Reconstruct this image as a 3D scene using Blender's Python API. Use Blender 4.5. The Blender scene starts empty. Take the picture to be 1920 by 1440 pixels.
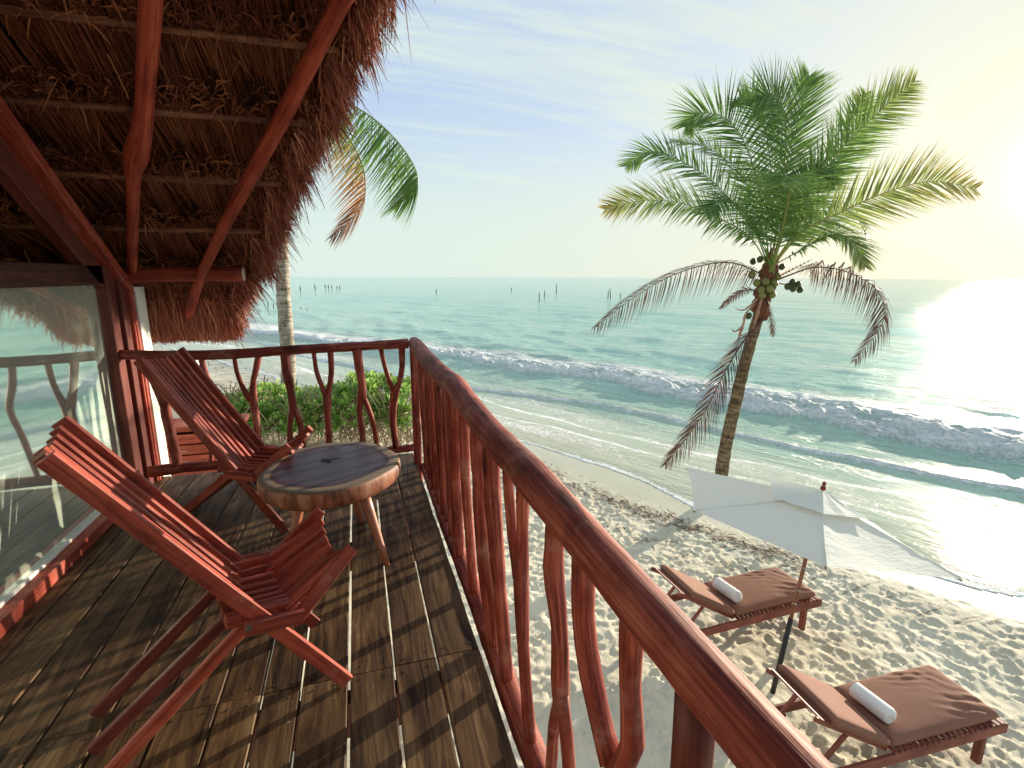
import bpy, math, random
import numpy as np
from mathutils import Vector, Matrix, noise as mnoise
R = math.radians
rng = np.random.default_rng(7)
random.seed(7)
sc = bpy.context.scene

# ------------------------------------------------------------------ camera
CAM_H = 1.53
PITCH = math.atan(201/950); AZ = R(17.0); ROLL = -math.atan(4.5/1450)
fw = Vector((math.sin(AZ), math.cos(AZ), 0)); rt = Vector((math.cos(AZ), -math.sin(AZ), 0)); upv = Vector((0, 0, 1))
cfw = fw*math.cos(PITCH) - upv*math.sin(PITCH)
cup = upv*math.cos(PITCH) + fw*math.sin(PITCH)
cr = rt*math.cos(ROLL) - cup*math.sin(ROLL)
cu = cup*math.cos(ROLL) + rt*math.sin(ROLL)
cam = bpy.data.objects.new('camera', bpy.data.cameras.new('camera'))
sc.collection.objects.link(cam)
M = Matrix((cr, cu, -cfw)).transposed().to_4x4(); M.translation = Vector((0, 0, CAM_H))
cam.matrix_world = M
cam.data.sensor_fit = 'HORIZONTAL'; cam.data.sensor_width = 36; cam.data.lens = 950/1920*36
cam.data.clip_start = .05; cam.data.clip_end = 60000
sc.camera = cam
# ------------------------------------------------------------------ light
SUN_AZ = R(63.5)      # from +Y towards +X
SUN_EL = R(8.0)
SD = Vector((math.sin(SUN_AZ)*math.cos(SUN_EL), math.cos(SUN_AZ)*math.cos(SUN_EL), math.sin(SUN_EL)))
sun = bpy.data.objects.new('sun', bpy.data.lights.new('sun', 'SUN'))
sc.collection.objects.link(sun)
sun.data.energy = 4.5; sun.data.angle = R(0.5); sun.data.color = (1.0, .86, .66)
sun.rotation_euler = SD.to_track_quat('Z', 'Y').to_euler()
sc.view_settings.view_transform = 'Standard'; sc.view_settings.look = 'None'
sc.view_settings.gamma = 1; sc.view_settings.use_curve_mapping = False
sc.view_settings.exposure = 1.13

world = bpy.data.worlds.new('World'); sc.world = world; world.use_nodes = True
def build_world():
    nt = world.node_tree; N = nt.nodes; L = nt.links
    N.clear()
    out = N.new('ShaderNodeOutputWorld'); bg = N.new('ShaderNodeBackground')
    bg.inputs[1].default_value = 0.11
    sky = N.new('ShaderNodeTexSky'); sky.sky_type = 'NISHITA'; sky.sun_disc = False
    sky.sun_elevation = SUN_EL; sky.sun_rotation = SUN_AZ
    sky.air_density = 1.0; sky.dust_density = 1.2; sky.ozone_density = 1.5
    tc = N.new('ShaderNodeTexCoord')
    sep = N.new('ShaderNodeSeparateXYZ'); L.new(tc.outputs['Generated'], sep.inputs[0])
    def math_(op, a, b=None, c=None, clamp=False):
        m = N.new('ShaderNodeMath'); m.operation = op; m.use_clamp = clamp
        for i, v in enumerate((a, b, c)):
            if v is None: continue
            if isinstance(v, (int, float)): m.inputs[i].default_value = v
            else: L.new(v, m.inputs[i])
        return m.outputs[0]
    zc = math_('MAXIMUM', sep.outputs[2], 0.0)
    den = math_('ADD', zc, 0.16)
    px = math_('DIVIDE', sep.outputs[0], den); py = math_('DIVIDE', sep.outputs[1], den)
    comb = N.new('ShaderNodeCombineXYZ'); L.new(px, comb.inputs[0]); L.new(py, comb.inputs[1])
    def noise(rot, scale, det, rough, dist, sc_=1.0):
        mp = N.new('ShaderNodeMapping'); L.new(comb.outputs[0], mp.inputs[0])
        mp.inputs['Rotation'].default_value = (0, 0, rot); mp.inputs['Scale'].default_value = scale
        t = N.new('ShaderNodeTexNoise'); L.new(mp.outputs[0], t.inputs[0]); t.inputs['Scale'].default_value = sc_
        t.inputs['Detail'].default_value = det; t.inputs['Roughness'].default_value = rough
        t.inputs['Distortion'].default_value = dist
        return t.outputs[0]
    n1 = noise(R(35), (.35, 1.6, 1), 8, .62, .6, 1.3)
    n2 = noise(R(20), (.22, .5, 1), 4, .5, .4, 1.0)
    n3 = noise(R(48), (.45, 1.9, 1), 7, .62, .9, 1.7)
    s = math_('ADD', math_('MULTIPLY', n1, .55), math_('MULTIPLY', n2, .45))
    s = math_('ADD', s, math_('MULTIPLY', math_('SUBTRACT', n3, .5), .42))
    cl = N.new('ShaderNodeMapRange'); cl.interpolation_type = 'SMOOTHSTEP'
    L.new(s, cl.inputs[0]); cl.inputs[1].default_value = .36; cl.inputs[2].default_value = .62
    # towards the horizon and the sun the veil closes
    dot = N.new('ShaderNodeVectorMath'); dot.operation = 'DOT_PRODUCT'
    L.new(tc.outputs['Generated'], dot.inputs[0]); dot.inputs[1].default_value = SD
    d = math_('MAXIMUM', dot.outputs['Value'], 0.0)
    veil = N.new('ShaderNodeMapRange'); L.new(zc, veil.inputs[0])
    veil.inputs[1].default_value = 0.0; veil.inputs[2].default_value = .42; veil.inputs[3].default_value = .92; veil.inputs[4].default_value = 0.0
    veil.interpolation_type = 'SMOOTHERSTEP'
    fac = math_('MAXIMUM', math_('MULTIPLY', cl.outputs[0], .85), veil.outputs[0])
    fac = math_('MAXIMUM', fac, math_('MULTIPLY', math_('POWER', d, 7.0), 1.0))
    # blue air, a Nishita sky lifted by bright haze
    lift = N.new('ShaderNodeMix'); lift.data_type = 'RGBA'; lift.inputs[0].default_value = .72
    L.new(sky.outputs[0], lift.inputs[6]); lift.inputs[7].default_value = BLUE
    # veil colour: pale green-white, warm near the sun
    warm = N.new('ShaderNodeMix'); warm.data_type = 'RGBA'
    L.new(math_('POWER', d, 3.2), warm.inputs[0]); warm.inputs[6].default_value = VEIL; warm.inputs[7].default_value = WARM
    mx = N.new('ShaderNodeMix'); mx.data_type = 'RGBA'
    L.new(fac, mx.inputs[0]); L.new(lift.outputs[2], mx.inputs[6]); L.new(warm.outputs[2], mx.inputs[7])
    glow = N.new('ShaderNodeMix'); glow.data_type = 'RGBA'; glow.blend_type = 'ADD'; glow.inputs[0].default_value = 1
    gl = math_('ADD', math_('MULTIPLY', math_('POWER', d, 110.0), .9), math_('MULTIPLY', math_('POWER', d, 600.0), 5.0))
    gc = N.new('ShaderNodeVectorMath'); gc.operation = 'SCALE'; gc.inputs[0].default_value = (1, .88, .55); L.new(gl, gc.inputs['Scale'])
    L.new(mx.outputs[2], glow.inputs[6]); L.new(gc.outputs[0], glow.inputs[7])
    L.new(glow.outputs[2], bg.inputs[0]); L.new(bg.outputs[0], out.inputs[0])
BLUE = (2.2, 2.75, 4.0, 1); VEIL = (3.15, 3.75, 3.4, 1); WARM = (3.75, 3.82, 3.05, 1)
build_world()

# ------------------------------------------------------------------ helpers
def link(o): sc.collection.objects.link(o); return o
def tag(o, label=None, cat=None, group=None, kind=None):
    if label: o['label'] = label
    if cat: o['category'] = cat
    if group: o['group'] = group
    if kind: o['kind'] = kind
    return o
def thing(name, label, cat, loc=(0, 0, 0), rotz=0, group=None):
    o = link(bpy.data.objects.new(name, None)); o.location = loc; o.rotation_euler = (0, 0, rotz); o.empty_display_size = .1
    return tag(o, label, cat, group)
def copy_tree(o, parent=None):
    c = o.copy(); link(c); c.parent = parent
    for ch in o.children: copy_tree(ch, c)
    return c
def V(*a): return Vector(a if len(a) > 1 else a[0])

class MB:
    """collects pieces with uv (across, along) in metres"""
    def __init__(s): s.v = []; s.f = []; s.uv = []
    def quadgrid(s, rings, closed=True, vcoord=None, caps=True, ucoord=None):
        n = len(rings[0]); b = len(s.v)
        for r in rings: s.v.extend([tuple(p) for p in r])
        if vcoord is None:
            vcoord = [0]
            for i in range(1, len(rings)): vcoord.append(vcoord[-1] + (V(rings[i][0])-V(rings[i-1][0])).length)
        m = n if closed else n-1
        if ucoord is None:
            ucoord = [0]
            for j in range(m): ucoord.append(ucoord[-1] + (V(rings[0][(j+1) % n])-V(rings[0][j])).length)
        for i in range(len(rings)-1):
            for j in range(m):
                k = (j+1) % n
                s.f.append((b+i*n+j, b+i*n+k, b+(i+1)*n+k, b+(i+1)*n+j))
                s.uv += [(ucoord[j], vcoord[i]), (ucoord[j+1], vcoord[i]), (ucoord[j+1], vcoord[i+1]), (ucoord[j], vcoord[i+1])]
        if caps and closed:
            for ring, rev in ((0, True), (len(rings)-1, False)):
                idx = [b+ring*n+j for j in range(n)]
                if rev: idx = idx[::-1]
                s.f.append(tuple(idx))
                c = sum((V(s.v[q]) for q in idx), Vector())/n
                s.uv += [((V(s.v[q])-c).x+(V(s.v[q])-c).z*.7, (V(s.v[q])-c).y*.7) for q in idx]
    def beam(s, p0, p1, w, h, up=(0, 0, 1), ch=.004, seg=1):
        p0 = V(p0); p1 = V(p1); d = (p1-p0).normalized(); up = V(up)
        x = d.cross(up).normalized(); y = x.cross(d).normalized()
        a, b = w/2, h/2; c = min(ch, a*.6, b*.6)
        prof = [(-a+c, -b), (a-c, -b), (a, -b+c), (a, b-c), (a-c, b), (-a+c, b), (-a, b-c), (-a, -b+c)]
        rings = [[p0.lerp(p1, i/seg)+x*u+y*v for u, v in prof] for i in range(seg+1)]
        s.quadgrid(rings)
    def box(s, c, size, ch=.003):
        c = V(c); sx, sy, sz = size
        ax = max(range(3), key=lambda i: size[i])
        if ax == 0: s.beam(c-V(sx/2, 0, 0), c+V(sx/2, 0, 0), sy, sz, (0, 0, 1), ch)
        elif ax == 1: s.beam(c-V(0, sy/2, 0), c+V(0, sy/2, 0), sx, sz, (0, 0, 1), ch)
        else: s.beam(c-V(0, 0, sz/2), c+V(0, 0, sz/2), sy, sx, (1, 0, 0), ch)
    def tube(s, pts, radii, seg=12, step=.06, wob=0.0, wf=6.0, seed=0.0, flat=1.0, ref=(0, 0, 1)):
        P = [V(p) for p in pts]; Rr = list(radii) if hasattr(radii, '__len__') else [radii]*len(P)
        # catmull-rom
        Q = []; RR = []
        for i in range(len(P)-1):
            a = P[i-1] if i > 0 else P[i]*2-P[i+1]; b = P[i]; c = P[i+1]; d = P[i+2] if i+2 < len(P) else P[i+1]*2-P[i]
            k = max(1, int((c-b).length/step))
            for j in range(k):
                t = j/k
                Q.append(.5*((2*b)+(c-a)*t+(2*a-5*b+4*c-d)*t*t+(3*b-a-3*c+d)*t**3)); RR.append(Rr[i]*(1-t)+Rr[i+1]*t)
        Q.append(P[-1]); RR.append(Rr[-1])
        rings = []; x = None
        for i, p in enumerate(Q):
            d = (Q[min(i+1, len(Q)-1)]-Q[max(i-1, 0)]).normalized()
            if x is None:
                r0 = V(ref)
                if abs(d.dot(r0)) > .9: r0 = V(1, 0, 0)
                x = d.cross(r0).normalized()
            else: x = (x-d*x.dot(d)).normalized()
            y = d.cross(x); ring = []
            for j in range(seg):
                a = 2*math.pi*j/seg; o = x*math.cos(a)+y*math.sin(a)*flat
                r = RR[i]
                if wob: r *= 1+wob*(mnoise.noise((p+o*RR[i])*wf+V(seed, seed*.7, 0))*1.1+.5*mnoise.noise((p+o*RR[i])*wf*3+V(0, seed, 0)))
                ring.append(p+o*r)
            rings.append(ring)
        s.quadgrid(rings)
    def lathe(s, prof, seg=16, c=(0, 0, 0)):
        c = V(c); s.quadgrid([[c+V(r*math.cos(2*math.pi*j/seg), r*math.sin(2*math.pi*j/seg), z) for j in range(seg)] for r, z in prof])
    def build(s, name, mat, parent=None, smooth=False, loc=None):
        me = bpy.data.meshes.new(name); me.from_pydata(s.v, [], s.f)
        uv = me.uv_layers.new(name='UVMap'); uv.data.foreach_set('uv', np.array(s.uv, dtype=np.float32).ravel())
        me.materials.append(mat)
        if smooth: me.polygons.foreach_set('use_smooth', [True]*len(me.polygons))
        o = link(bpy.data.objects.new(name, me)); o.parent = parent
        if loc: o.location = loc
        return o

def np_mesh(name, verts, quads, mat, parent=None, attrs=None, smooth=False, uv=None):
    me = bpy.data.meshes.new(name)
    nv = len(verts); nq = len(quads)
    me.vertices.add(nv); me.vertices.foreach_set('co', np.ascontiguousarray(verts, dtype=np.float32).ravel())
    me.loops.add(nq*4); me.loops.foreach_set('vertex_index', np.ascontiguousarray(quads, dtype=np.int32).ravel())
    me.polygons.add(nq); me.polygons.foreach_set('loop_start', np.arange(nq, dtype=np.int32)*4)
    me.polygons.foreach_set('loop_total', np.full(nq, 4, dtype=np.int32))
    me.update(calc_edges=True)
    for k, a in (attrs or {}).items():
        a = np.asarray(a, dtype=np.float32)
        if a.ndim == 1:
            at = me.attributes.new(k, 'FLOAT', 'POINT'); at.data.foreach_set('value', a)
        else:
            at = me.attributes.new(k, 'FLOAT_COLOR', 'POINT')
            c = np.ones((nv, 4), dtype=np.float32); c[:, :3] = a; at.data.foreach_set('color', c.ravel())
    if smooth: me.polygons.foreach_set('use_smooth', np.ones(nq, dtype=bool))
    me.materials.append(mat); me.validate()
    o = link(bpy.data.objects.new(name, me)); o.parent = parent
    return o
def ribbons(P, S, W, rnd=None):
    """P [N,K,3] spine, S [N,3] or [N,K,3] side, W [N,K] half widths"""
    N_, K = P.shape[:2]
    if S.ndim == 2: S = np.repeat(S[:, None], K, 1)
    A = P-S*W[..., None]; B = P+S*W[..., None]
    v = np.stack([A, B], 2).reshape(-1, 3)
    base = (np.arange(N_)*K*2)[:, None]+(np.arange(K-1)*2)[None]
    q = np.stack([base, base+1, base+3, base+2], -1).reshape(-1, 4)
    rnd = rng.random(N_) if rnd is None else rnd
    a = {'rnd': np.repeat(rnd, K*2), 'along': np.tile(np.repeat(np.linspace(0, 1, K), 2), N_)}
    return v, q, a
def merge(parts):
    vs, qs, at = [], [], {}; off = 0
    for v, q, a in parts:
        vs.append(v); qs.append(q+off); off += len(v)
        for k in a: at.setdefault(k, []).append(a[k])
    return np.concatenate(vs), np.concatenate(qs), {k: np.concatenate(x) for k, x in at.items()}
def nrm(a): return a/np.maximum(np.linalg.norm(a, axis=-1, keepdims=True), 1e-9)

def hashn(ix, iy, seed):
    h = (ix.astype(np.int64)*374761393 + iy.astype(np.int64)*668265263 + seed*1442695041) & 0x7fffffff
    h = ((h ^ (h >> 13))*1274126177) & 0x7fffffff
    return ((h ^ (h >> 16)) & 0xffff)/65535.0
def vn(x, y, seed=0):
    ix = np.floor(x); iy = np.floor(y); fx = x-ix; fy = y-iy
    fx = fx*fx*fx*(fx*(fx*6-15)+10); fy = fy*fy*fy*(fy*(fy*6-15)+10)
    a = hashn(ix, iy, seed); b = hashn(ix+1, iy, seed); c = hashn(ix, iy+1, seed); d = hashn(ix+1, iy+1, seed)
    return (a*(1-fx)+b*fx)*(1-fy)+(c*(1-fx)+d*fx)*fy
def fbm(x, y, oct=4, seed=0, g=.5):
    r = 0; amp = 1; t = 0
    for i in range(oct):
        r = r+amp*vn(x*2**i+i*17.3, y*2**i+i*9.1, seed+i); t += amp; amp *= g
    return r/t
def sstep(a, b, x):
    t = np.clip((x-a)/(b-a), 0, 1); return t*t*(3-2*t)

# ------------------------------------------------------------------ materials
def newmat(name):
    m = bpy.data.materials.new(name); m.use_nodes = True
    nt = m.node_tree; b = nt.nodes['Principled BSDF']
    return m, nt, b
class NB:
    def __init__(s, nt): s.nt = nt; s.N = nt.nodes; s.L = nt.links
    def n(s, t, **k):
        x = s.N.new(t)
        for a, v in k.items(): setattr(x, a, v)
        return x
    def coord(s, which='UV', scale=(1, 1, 1), rot=(0, 0, 0), rand=True):
        tc = s.n('ShaderNodeTexCoord'); mp = s.n('ShaderNodeMapping')
        s.L.new(tc.outputs[which], mp.inputs[0]); mp.inputs['Scale'].default_value = scale; mp.inputs['Rotation'].default_value = rot
        if rand:
            oi = s.n('ShaderNodeObjectInfo'); m = s.n('ShaderNodeMath', operation='MULTIPLY'); s.L.new(oi.outputs['Random'], m.inputs[0]); m.inputs[1].default_value = 57.0
            s.L.new(m.outputs[0], mp.inputs['Location'])
        return mp.outputs[0]
    def noise(s, vec, scale=1, det=4, rough=.55, dist=0):
        t = s.n('ShaderNodeTexNoise'); s.L.new(vec, t.inputs[0]); t.inputs['Scale'].default_value = scale
        t.inputs['Detail'].default_value = det; t.inputs['Roughness'].default_value = rough; t.inputs['Distortion'].default_value = dist
        return t.outputs[0]
    def ramp(s, fac, stops, interp='LINEAR'):
        r = s.n('ShaderNodeValToRGB'); s.L.new(fac, r.inputs[0]); e = r.color_ramp.elements; r.color_ramp.interpolation = interp
        while len(e) < len(stops): e.new(.5)
        for i, (p, c) in enumerate(stops):
            e[i].position = p; e[i].color = (*c, 1) if len(c) == 3 else c
        return r.outputs[0]
    def mix(s, fac, a, b, blend='MIX'):
        m = s.n('ShaderNodeMix', data_type='RGBA', blend_type=blend)
        for i, v in ((0, fac), (6, a), (7, b)):
            if isinstance(v, (int, float)): m.inputs[i].default_value = v
            elif isinstance(v, tuple): m.inputs[i].default_value = (*v, 1) if len(v) == 3 else v
            else: s.L.new(v, m.inputs[i])
        return m.outputs[2]
    def m(s, op, a, b=None, clamp=False):
        x = s.n('ShaderNodeMath', operation=op, use_clamp=clamp)
        for i, v in enumerate((a, b)):
            if v is None: continue
            if isinstance(v, (int, float)): x.inputs[i].default_value = v
            else: s.L.new(v, x.inputs[i])
        return x.outputs[0]
    def mr(s, v, a, b, c=0, d=1, interp='SMOOTHSTEP'):
        x = s.n('ShaderNodeMapRange', interpolation_type=interp); s.L.new(v, x.inputs[0])
        for i, q in enumerate((a, b, c, d)): x.inputs[i+1].default_value = q
        return x.outputs[0]
    def attr(s, name, out='Fac'):
        a = s.n('ShaderNodeAttribute', attribute_name=name); return a.outputs[out]
    def bump(s, h, strength=.3, dist=.01, normal=None):
        b = s.n('ShaderNodeBump'); s.L.new(h, b.inputs['Height']); b.inputs['Strength'].default_value = strength; b.inputs['Distance'].default_value = dist
        if normal is not None: s.L.new(normal, b.inputs['Normal'])
        return b.outputs[0]

def wood(name, c1, c2, c3, rough=.5, grain=(55, 3.0), bump=.35, bd=.004, wear=None, spec=.4, coat=0, crack=0.0):
    m, nt, b = newmat(name); q = NB(nt)
    uv = q.coord('UV', (grain[0], grain[1], 1)); g = q.noise(uv, 1, 6, .6, .4)
    uv2 = q.coord('UV', (grain[0]*.12, grain[1]*.5, 1)); g2 = q.noise(uv2, 1, 4, .6, .8)
    pat = q.noise(q.coord('Object', (1, 1, 1)), 5.5, 5, .65)
    f = q.m('ADD', q.m('MULTIPLY', g, .45), q.m('ADD', q.m('MULTIPLY', g2, .3), q.m('MULTIPLY', pat, .25)))
    col = q.ramp(f, [(.39, c1), (.5, c2), (.61, c3)])
    if wear:
        w = q.mr(q.noise(q.coord('Object', (1, 1, 1)), wear[1], 6, .7), .52, .72, 0, wear[2])
        col = q.mix(w, col, wear[0])
    h = f
    if crack:
        ckn = q.noise(q.coord('UV', (grain[0]*.5, grain[1]*.25, 1)), 1, 3, .45, .2)
        ck = q.mr(ckn, .492, .5, 0, 1)
        ck2 = q.mr(ckn, .5, .508, 1, 0)
        ckm = q.mr(q.noise(q.coord('Object'), 4.0, 2, .5), .5, .6, 0, 1); ck = q.m('MULTIPLY', ck, ckm)
        k = q.m('MULTIPLY', q.m('MULTIPLY', ck, ck2), crack)
        kv = q.n('ShaderNodeTexVoronoi', feature='F1'); q.L.new(q.coord('UV', (7, 2.0, 1)), kv.inputs[0]); kv.inputs['Scale'].default_value = 1; kv.inputs['Randomness'].default_value = 1
        kn = q.mr(kv.outputs['Distance'], .07, .17, .8, 0); col = q.mix(kn, col, tuple(x*.45 for x in c1)); f = q.m('SUBTRACT', f, q.m('MULTIPLY', kn, .25))
        col = q.mix(k, col, tuple(x*.5 for x in c1)); h = q.m('SUBTRACT', f, q.m('MULTIPLY', k, .6))
    oi = q.n('ShaderNodeObjectInfo'); hv = q.n('ShaderNodeHueSaturation'); q.L.new(col, hv.inputs['Color'])
    q.L.new(q.mr(oi.outputs['Random'], 0, 1, .82, 1.18, 'LINEAR'), hv.inputs['Value'])
    q.L.new(hv.outputs[0], b.inputs['Base Color'])
    q.L.new(q.mr(f, .3, .7, rough+.15, rough-.05, 'LINEAR'), b.inputs['Roughness'])
    b.inputs['Specular IOR Level'].default_value = spec; b.inputs['Coat Weight'].default_value = coat; b.inputs['Coat Roughness'].default_value = .25
    nb0 = q.bump(h, bump, bd)
    if crack:
        nb0 = q.bump(q.noise(q.coord('UV', (16, 2.2, 1)), 1, 3, .5, .6), .7, .012, nb0)
    q.L.new(nb0, b.inputs['Normal'])
    return m
M_log = wood('red_log', (.085, .011, .007), (.25, .042, .026), (.48, .135, .088), .6, (95, 3.5), .8, .006, wear=((.42, .22, .17), 6, .6), spec=.3, crack=.8)
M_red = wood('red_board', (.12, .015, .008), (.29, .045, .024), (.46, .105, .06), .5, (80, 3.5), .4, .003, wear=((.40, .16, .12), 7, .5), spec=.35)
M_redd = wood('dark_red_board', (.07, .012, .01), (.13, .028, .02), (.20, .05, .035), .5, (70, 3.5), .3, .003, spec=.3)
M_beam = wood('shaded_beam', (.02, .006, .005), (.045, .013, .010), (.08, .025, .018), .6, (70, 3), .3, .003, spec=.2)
M_rafter = wood('rafter_log', (.10, .014, .008), (.24, .038, .020), (.38, .080, .042), .6, (80, 3), .5, .004, spec=.2)
M_lounge = wood('lounger_wood', (.10, .022, .016), (.19, .05, .035), (.28, .085, .06), .5, (60, 3), .3, .003)
M_pole = wood('pole_wood', (.12, .04, .02), (.22, .08, .04), (.30, .12, .07), .4, (60, 3), .2, .002, coat=.3)
M_leg = wood('table_leg_wood', (.22, .07, .035), (.36, .13, .07), (.45, .18, .10), .4, (60, 3), .25, .002, coat=.2)
M_sea_post = wood('weathered_post', (.03, .025, .02), (.06, .05, .04), (.1, .085, .07), .8, (30, 3), .3, .01)

def plain(name, col, rough=.6, spec=.4, noise_amt=.12, nscale=8, bump=.1, bd=.003, metal=0, sub=0):
    m, nt, b = newmat(name); q = NB(nt)
    n = q.noise(q.coord('Object'), nscale, 5, .6)
    q.L.new(q.mix(n, tuple(max(0, c*(1-noise_amt)) for c in col), tuple(min(1, c*(1+noise_amt)) for c in col)), b.inputs['Base Color'])
    b.inputs['Roughness'].default_value = rough; b.inputs['Specular IOR Level'].default_value = spec; b.inputs['Metallic'].default_value = metal
    if bump: q.L.new(q.bump(q.noise(q.coord('Object'), nscale*6, 4, .6), bump, bd), b.inputs['Normal'])
    return m
M_plaster = plain('white_plaster', (.78, .78, .72), .8, .2, .06, 3, .25, .004)
M_black = plain('black_sleeve', (.02, .02, .022), .4)
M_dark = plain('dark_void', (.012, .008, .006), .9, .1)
M_nail = plain('nail_iron', (.03, .024, .02), .6)
M_towel = plain('white_towel', (.75, .76, .78), .95, .1, .05, 20, .5, .004)
M_metal = plain('bolt_metal', (.4, .4, .38), .35, .5, .1, 8, 0, 0, 1)
M_coconut = plain('coconut_husk', (.16, .17, .05), .5, .4, .4, 12)
M_cocod = plain('green_coconut', (.045, .07, .02), .5, .4, .4, 12)
M_fibre = plain('palm_fibre', (.17, .075, .045), .9, .1, .5, 30, .6, .01)
M_husk = plain('dry_spathe', (.40, .24, .17), .8, .2, .4, 15, .3, .004)

# deck boards
def deck_mat():
    m, nt, b = newmat('weathered_deck_board'); q = NB(nt)
    big = q.noise(q.coord('Object', (1, 1, 1)), 1.7, 4, .6)
    warp = q.noise(q.coord('UV', (6, 1.5, 1)), 1, 3, .5)
    uv = q.coord('UV', (60, 2.2, 1)); add = q.n('ShaderNodeVectorMath', operation='ADD'); q.L.new(uv, add.inputs[0])
    sc_ = q.n('ShaderNodeVectorMath', operation='SCALE'); cmb = q.n('ShaderNodeCombineXYZ'); q.L.new(warp, cmb.inputs[0]); q.L.new(cmb.outputs[0], sc_.inputs[0]); sc_.inputs['Scale'].default_value = 9
    q.L.new(sc_.outputs[0], add.inputs[1])
    g = q.noise(add.outputs[0], 1, 6, .62, .3)
    g2 = q.noise(q.coord('UV', (9, 1.6, 1)), 1, 5, .65, 1.2)
    f = q.m('ADD', q.m('MULTIPLY', g, .42), q.m('ADD', q.m('MULTIPLY', g2, .33), q.m('MULTIPLY', big, .25)))
    col = q.ramp(f, [(.38, (.014, .007, .005)), (.46, (.056, .028, .013)), (.54, (.118, .066, .030)), (.63, (.22, .145, .072))])
    # knots
    vo = q.n('ShaderNodeTexVoronoi', feature='F1'); q.L.new(q.coord('UV', (7, 2.3, 1)), vo.inputs[0]); vo.inputs['Scale'].default_value = 1
    k = q.mr(vo.outputs['Distance'], .05, .13, 1, 0)
    col = q.mix(q.m('MULTIPLY', k, .7), col, (.04, .02, .012))
    # pale spots of dried paint and salt, reddish stain drips
    sp = q.noise(q.coord('UV', (38, 22, 1)), 1, 4, .75, .5); spm = q.noise(q.coord('Object'), 2.2, 2, .5)
    spot = q.m('MULTIPLY', q.mr(sp, .69, .72), q.mr(spm, .5, .62))
    col = q.mix(spot, col, (.42, .40, .36))
    st = q.mr(q.noise(q.coord('Object'), 3.1, 5, .7), .56, .72, 0, .5)
    col = q.mix(st, col, (.14, .05, .035))
    oi = q.n('ShaderNodeObjectInfo'); hv = q.n('ShaderNodeHueSaturation'); q.L.new(col, hv.inputs['Color'])
    q.L.new(q.mr(oi.outputs['Random'], 0, 1, .78, 1.22, 'LINEAR'), hv.inputs['Value'])
    q.L.new(hv.outputs[0], b.inputs['Base Color'])
    q.L.new(q.mr(f, .35, .65, .7, .5, 'LINEAR'), b.inputs['Roughness']); b.inputs['Specular IOR Level'].default_value = .2
    h = q.m('SUBTRACT', f, q.m('MULTIPLY', k, .3))
    q.L.new(q.bump(h, .6, .006), b.inputs['Normal'])
    return m
M_deck = deck_mat()

def straw_mat(name, c1, c2, c3, trans=.15):
    m, nt, b = newmat(name); q = NB(nt)
    r = q.attr('rnd'); pn = q.noise(q.coord('Object', rand=False), 1.6, 4, .6)
    f = q.m('ADD', q.m('MULTIPLY', r, .7), q.m('MULTIPLY', pn, .3))
    col = q.ramp(f, [(.1, c1), (.5, c2), (.92, c3)])
    q.L.new(col, b.inputs['Base Color']); b.inputs['Roughness'].default_value = .65; b.inputs['Specular IOR Level'].default_value = .3
    if trans:
        t = q.n('ShaderNodeBsdfTranslucent'); q.L.new(col, t.inputs[0]); mx = q.n('ShaderNodeMixShader'); mx.inputs[0].default_value = trans
        q.L.new(b.outputs[0], mx.inputs[1]); q.L.new(t.outputs[0], mx.inputs[2]); q.L.new(mx.outputs[0], nt.nodes['Material Output'].inputs[0])
    return m
M_straw = straw_mat('thatch_straw', (.045, .010, .005), (.20, .055, .023), (.52, .22, .095))
M_straw_edge = straw_mat('thatch_edge_straw', (.10, .020, .014), (.28, .070, .040), (.56, .26, .16), .1)
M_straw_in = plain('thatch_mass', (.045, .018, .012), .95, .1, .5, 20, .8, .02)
M_purlin = wood('purlin_pole', (.08, .025, .014), (.17, .06, .03), (.28, .12, .06), .6, (40, 3), .3, .003)

def leaf_mat(name, stops, trans=.35, rough=.4, attr='tint'):
    m, nt, b = newmat(name); q = NB(nt)
    col = q.ramp(q.attr(attr), stops)
    pn = q.attr('rnd'); hv = q.n('ShaderNodeHueSaturation'); q.L.new(col, hv.inputs['Color']); q.L.new(q.mr(pn, 0, 1, .65, 1.35, 'LINEAR'), hv.inputs['Value'])
    q.L.new(hv.outputs[0], b.inputs['Base Color']); b.inputs['Roughness'].default_value = rough; b.inputs['Specular IOR Level'].default_value = .4
    t = q.n('ShaderNodeBsdfTranslucent'); q.L.new(hv.outputs[0], t.inputs[0]); mx = q.n('ShaderNodeMixShader'); mx.inputs[0].default_value = trans
    q.L.new(b.outputs[0], mx.inputs[1]); q.L.new(t.outputs[0], mx.inputs[2]); q.L.new(mx.outputs[0], nt.nodes['Material Output'].inputs[0])
    return m
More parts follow.
